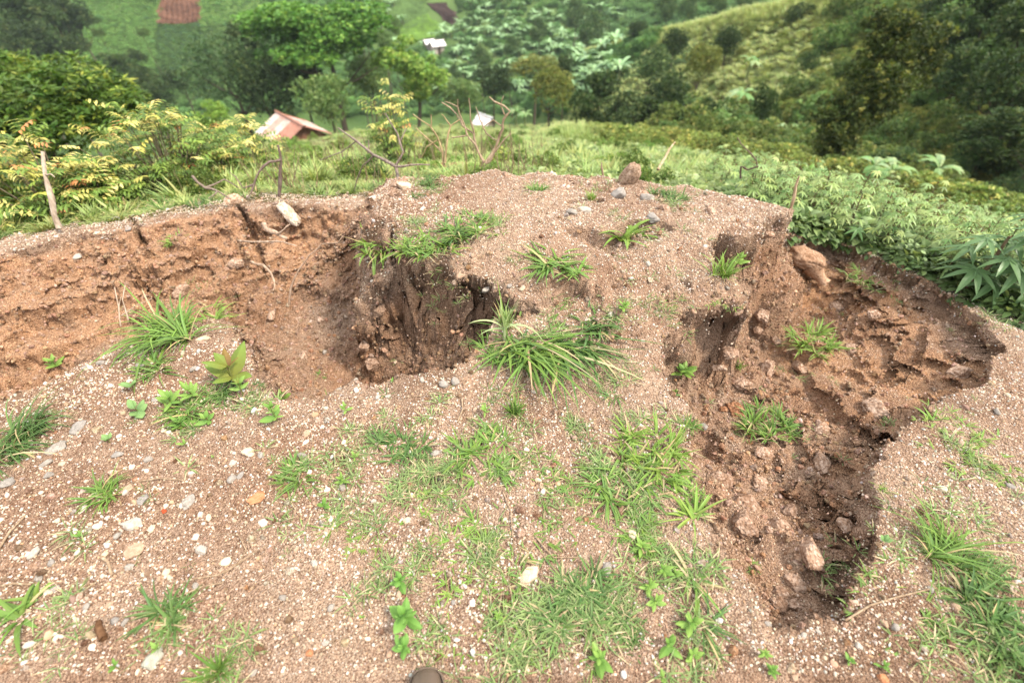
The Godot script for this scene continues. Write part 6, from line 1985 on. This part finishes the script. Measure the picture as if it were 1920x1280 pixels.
func low_grass() -> void:
	var r := RandomNumberGenerator.new()
	r.seed = 141
	var b := MB.new()
	for i in 9:
		var an := r.randf() * TAU
		var out := Vector3(cos(an), 0, sin(an))
		var col := vary(Color(0.12, 0.19, 0.06).lerp(Color(0.23, 0.29, 0.11), r.randf()), r)
		if i == 0:
			col = Color(0.45, 0.36, 0.22)
		b.blade(out * r.randf() * 0.3, (out + Vector3.UP * r.randf_range(0.15, 0.9)).normalized(), r.randf_range(0.45, 1.0), 0.042, 0.6, col, col * 1.15, 3)
	var m := b.mesh(M.grass)
	var where := []
	var tints := []
	for q in [[880, 960, 130, 420], [960, 880, 120, 340], [800, 850, 80, 200], [1120, 860, 120, 380], [1180, 950, 90, 300], [880, 1100, 110, 340], [960, 1200, 120, 300], [1090, 1130, 90, 320], [1200, 1160, 110, 300], [760, 960, 80, 140], [680, 1060, 70, 80], [700, 840, 60, 110], [1300, 1060, 60, 140], [1040, 640, 110, 240], [1130, 640, 80, 140], [840, 440, 90, 240], [910, 420, 50, 90], [1790, 830, 100, 260], [1720, 1130, 90, 220], [1860, 1180, 110, 240], [1820, 1030, 70, 160], [300, 620, 90, 160], [390, 770, 70, 140], [210, 930, 60, 90], [90, 1180, 80, 70], [330, 1160, 60, 60], [560, 910, 60, 90], [620, 990, 50, 60], [1240, 560, 50, 60], [1190, 440, 60, 90], [1260, 375, 50, 90], [1690, 520, 80, 90], [1860, 590, 60, 120], [430, 1250, 50, 60], [1420, 800, 50, 80], [1530, 645, 50, 80], [1000, 1260, 110, 160], [1300, 1240, 80, 100], [1140, 700, 80, 60], [600, 880, 60, 60], [480, 760, 60, 70], [1660, 1060, 40, 30], [1230, 340, 60, 80], [1120, 345, 60, 60], [800, 350, 50, 60], [1340, 540, 40, 60]]:
		var p0 := ground(q[0], q[1])
		var rad: float = q[2] * per_px(p0)
		for i in q[3]:
			var x := p0.x + r.randfn() * rad * 0.6
			var z := p0.z + r.randfn() * rad * 0.75
			var p := Vector3(x, height(x, z), z)
			if pit_at(x, z) > 0.03 and q[0] < 1400 and q[0] > 900:
				continue
			var dens := nb.get_noise_2d(x * 1.6 + 3.0, z * 1.6)
			if dens < r.randf_range(-0.1, 0.55):
				continue
			var s := r.randf_range(0.025, 0.075)
			where.append(Transform3D(spin(r, Vector3(s, s * r.randf_range(0.7, 1.1), s)), p))
			var k := r.randf_range(0.7, 1.25)
			tints.append(Color(k, k, k))
	scatter("short_grass", m, where, tints, "short creeping grass spread thinly over the path", "grass")

func boot() -> void:
	var t := thing("boot", Transform3D(Basis.from_euler(Vector3(0, 0.06, 0)), Vector3(-0.225, height(-0.225, -0.2), 0.0)), "toe of a worn brown leather boot at the bottom edge", "boot")
	var col := Color(0.085, 0.06, 0.042)
	# lofted rings from toe (-z) to heel: [z, half width, height, lift]
	var rings := [[-0.318, 0.006, 0.016, 0.016], [-0.312, 0.024, 0.032, 0.014], [-0.298, 0.036, 0.045, 0.014], [-0.27, 0.045, 0.056, 0.014], [-0.23, 0.049, 0.066, 0.014], [-0.18, 0.047, 0.082, 0.014], [-0.13, 0.042, 0.105, 0.014], [-0.08, 0.04, 0.13, 0.014], [-0.03, 0.039, 0.145, 0.014], [0.0, 0.034, 0.14, 0.014], [0.012, 0.02, 0.12, 0.016], [0.016, 0.004, 0.08, 0.02]]
	var b := MB.new()
	var s := MB.new()
	var n := 18
	for q in rings:
		for j in n:
			var an := TAU * j / n
			var x: float = cos(an) * q[1]
			var yy := sin(an)
			var y: float = q[3] + (yy * 0.5 + 0.5) * (q[2] - 0.014)
			if yy < -0.3:
				x *= 1.12
			b.v.append(Vector3(x, y, q[0])); b.c.append(col * (1.0 + 0.35 * nb.get_noise_3d(x * 9, y * 9, q[0] * 9)))
	for i in rings.size() - 1:
		for j in n:
			var a := i * n + j
			var c := i * n + (j + 1) % n
			b.ix.append_array(PackedInt32Array([a, c, a + n, c, c + n, a + n]))
	part("upper", b.mesh(M.hide, true), t)
	# sole: outline a little wider than the upper
	var pts := []
	for q in rings:
		pts.append(Vector3(q[1] * 1.14 + 0.003, 0, q[0]))
	for i in range(rings.size() - 1, -1, -1):
		pts.append(Vector3(-rings[i][1] * 1.14 - 0.003, 0, rings[i][0]))
	for i in pts.size():
		var a: Vector3 = pts[i]
		var c: Vector3 = pts[(i + 1) % pts.size()]
		s.quad(a, a + Vector3(0, 0.017, 0), c + Vector3(0, 0.017, 0), c, Color(0.03, 0.026, 0.022))
		s.tri(Vector3(0, 0.017, -0.15), c + Vector3(0, 0.017, 0), a + Vector3(0, 0.017, 0), Color(0.03, 0.026, 0.022))
		s.tri(Vector3(0, 0, -0.15), a, c, Color(0.03, 0.026, 0.022))
	part("sole", s.mesh(M.hide), t)
	var w := MB.new() # welt seam round the toe and a panel line
	var loop := []
	var rad := []
	for i in range(0, 7):
		loop.push_front(Vector3(rings[i][1] * 1.1 + 0.003, 0.021, rings[i][0]))
		loop.append(Vector3(-rings[i][1] * 1.1 - 0.003, 0.021, rings[i][0]))
	for i in loop.size():
		rad.append(0.0028)
	w.tube(loop, rad, 6, Color(0.11, 0.08, 0.055))
	var arc := []
	for j in range(0, 10):
		var an := PI * j / 9.0
		arc.append(Vector3(cos(an) * 0.046, 0.014 + (sin(an) * 0.5 + 0.5) * 0.05 + 0.001, -0.252 - 0.012 * sin(an)))
	w.tube(arc, [0.002, 0.002, 0.002, 0.002, 0.002, 0.002, 0.002, 0.002, 0.002, 0.002], 5, Color(0.05, 0.036, 0.025))
	part("seam", w.mesh(M.hide, true), t)
	var sh := MB.new()
	for k in 5:
		var y := 0.1 + 0.03 * k
		for j in n:
			var an := TAU * j / n
			sh.v.append(Vector3(cos(an) * (0.04 + 0.002 * k), y, -0.045 + sin(an) * (0.052 + 0.002 * k))); sh.c.append(col)
	for i in 4:
		for j in n:
			var a := i * n + j
			var c := i * n + (j + 1) % n
			sh.ix.append_array(PackedInt32Array([a, a + n, c, c, a + n, c + n]))
	part("shaft", sh.mesh(M.hide, true), t)
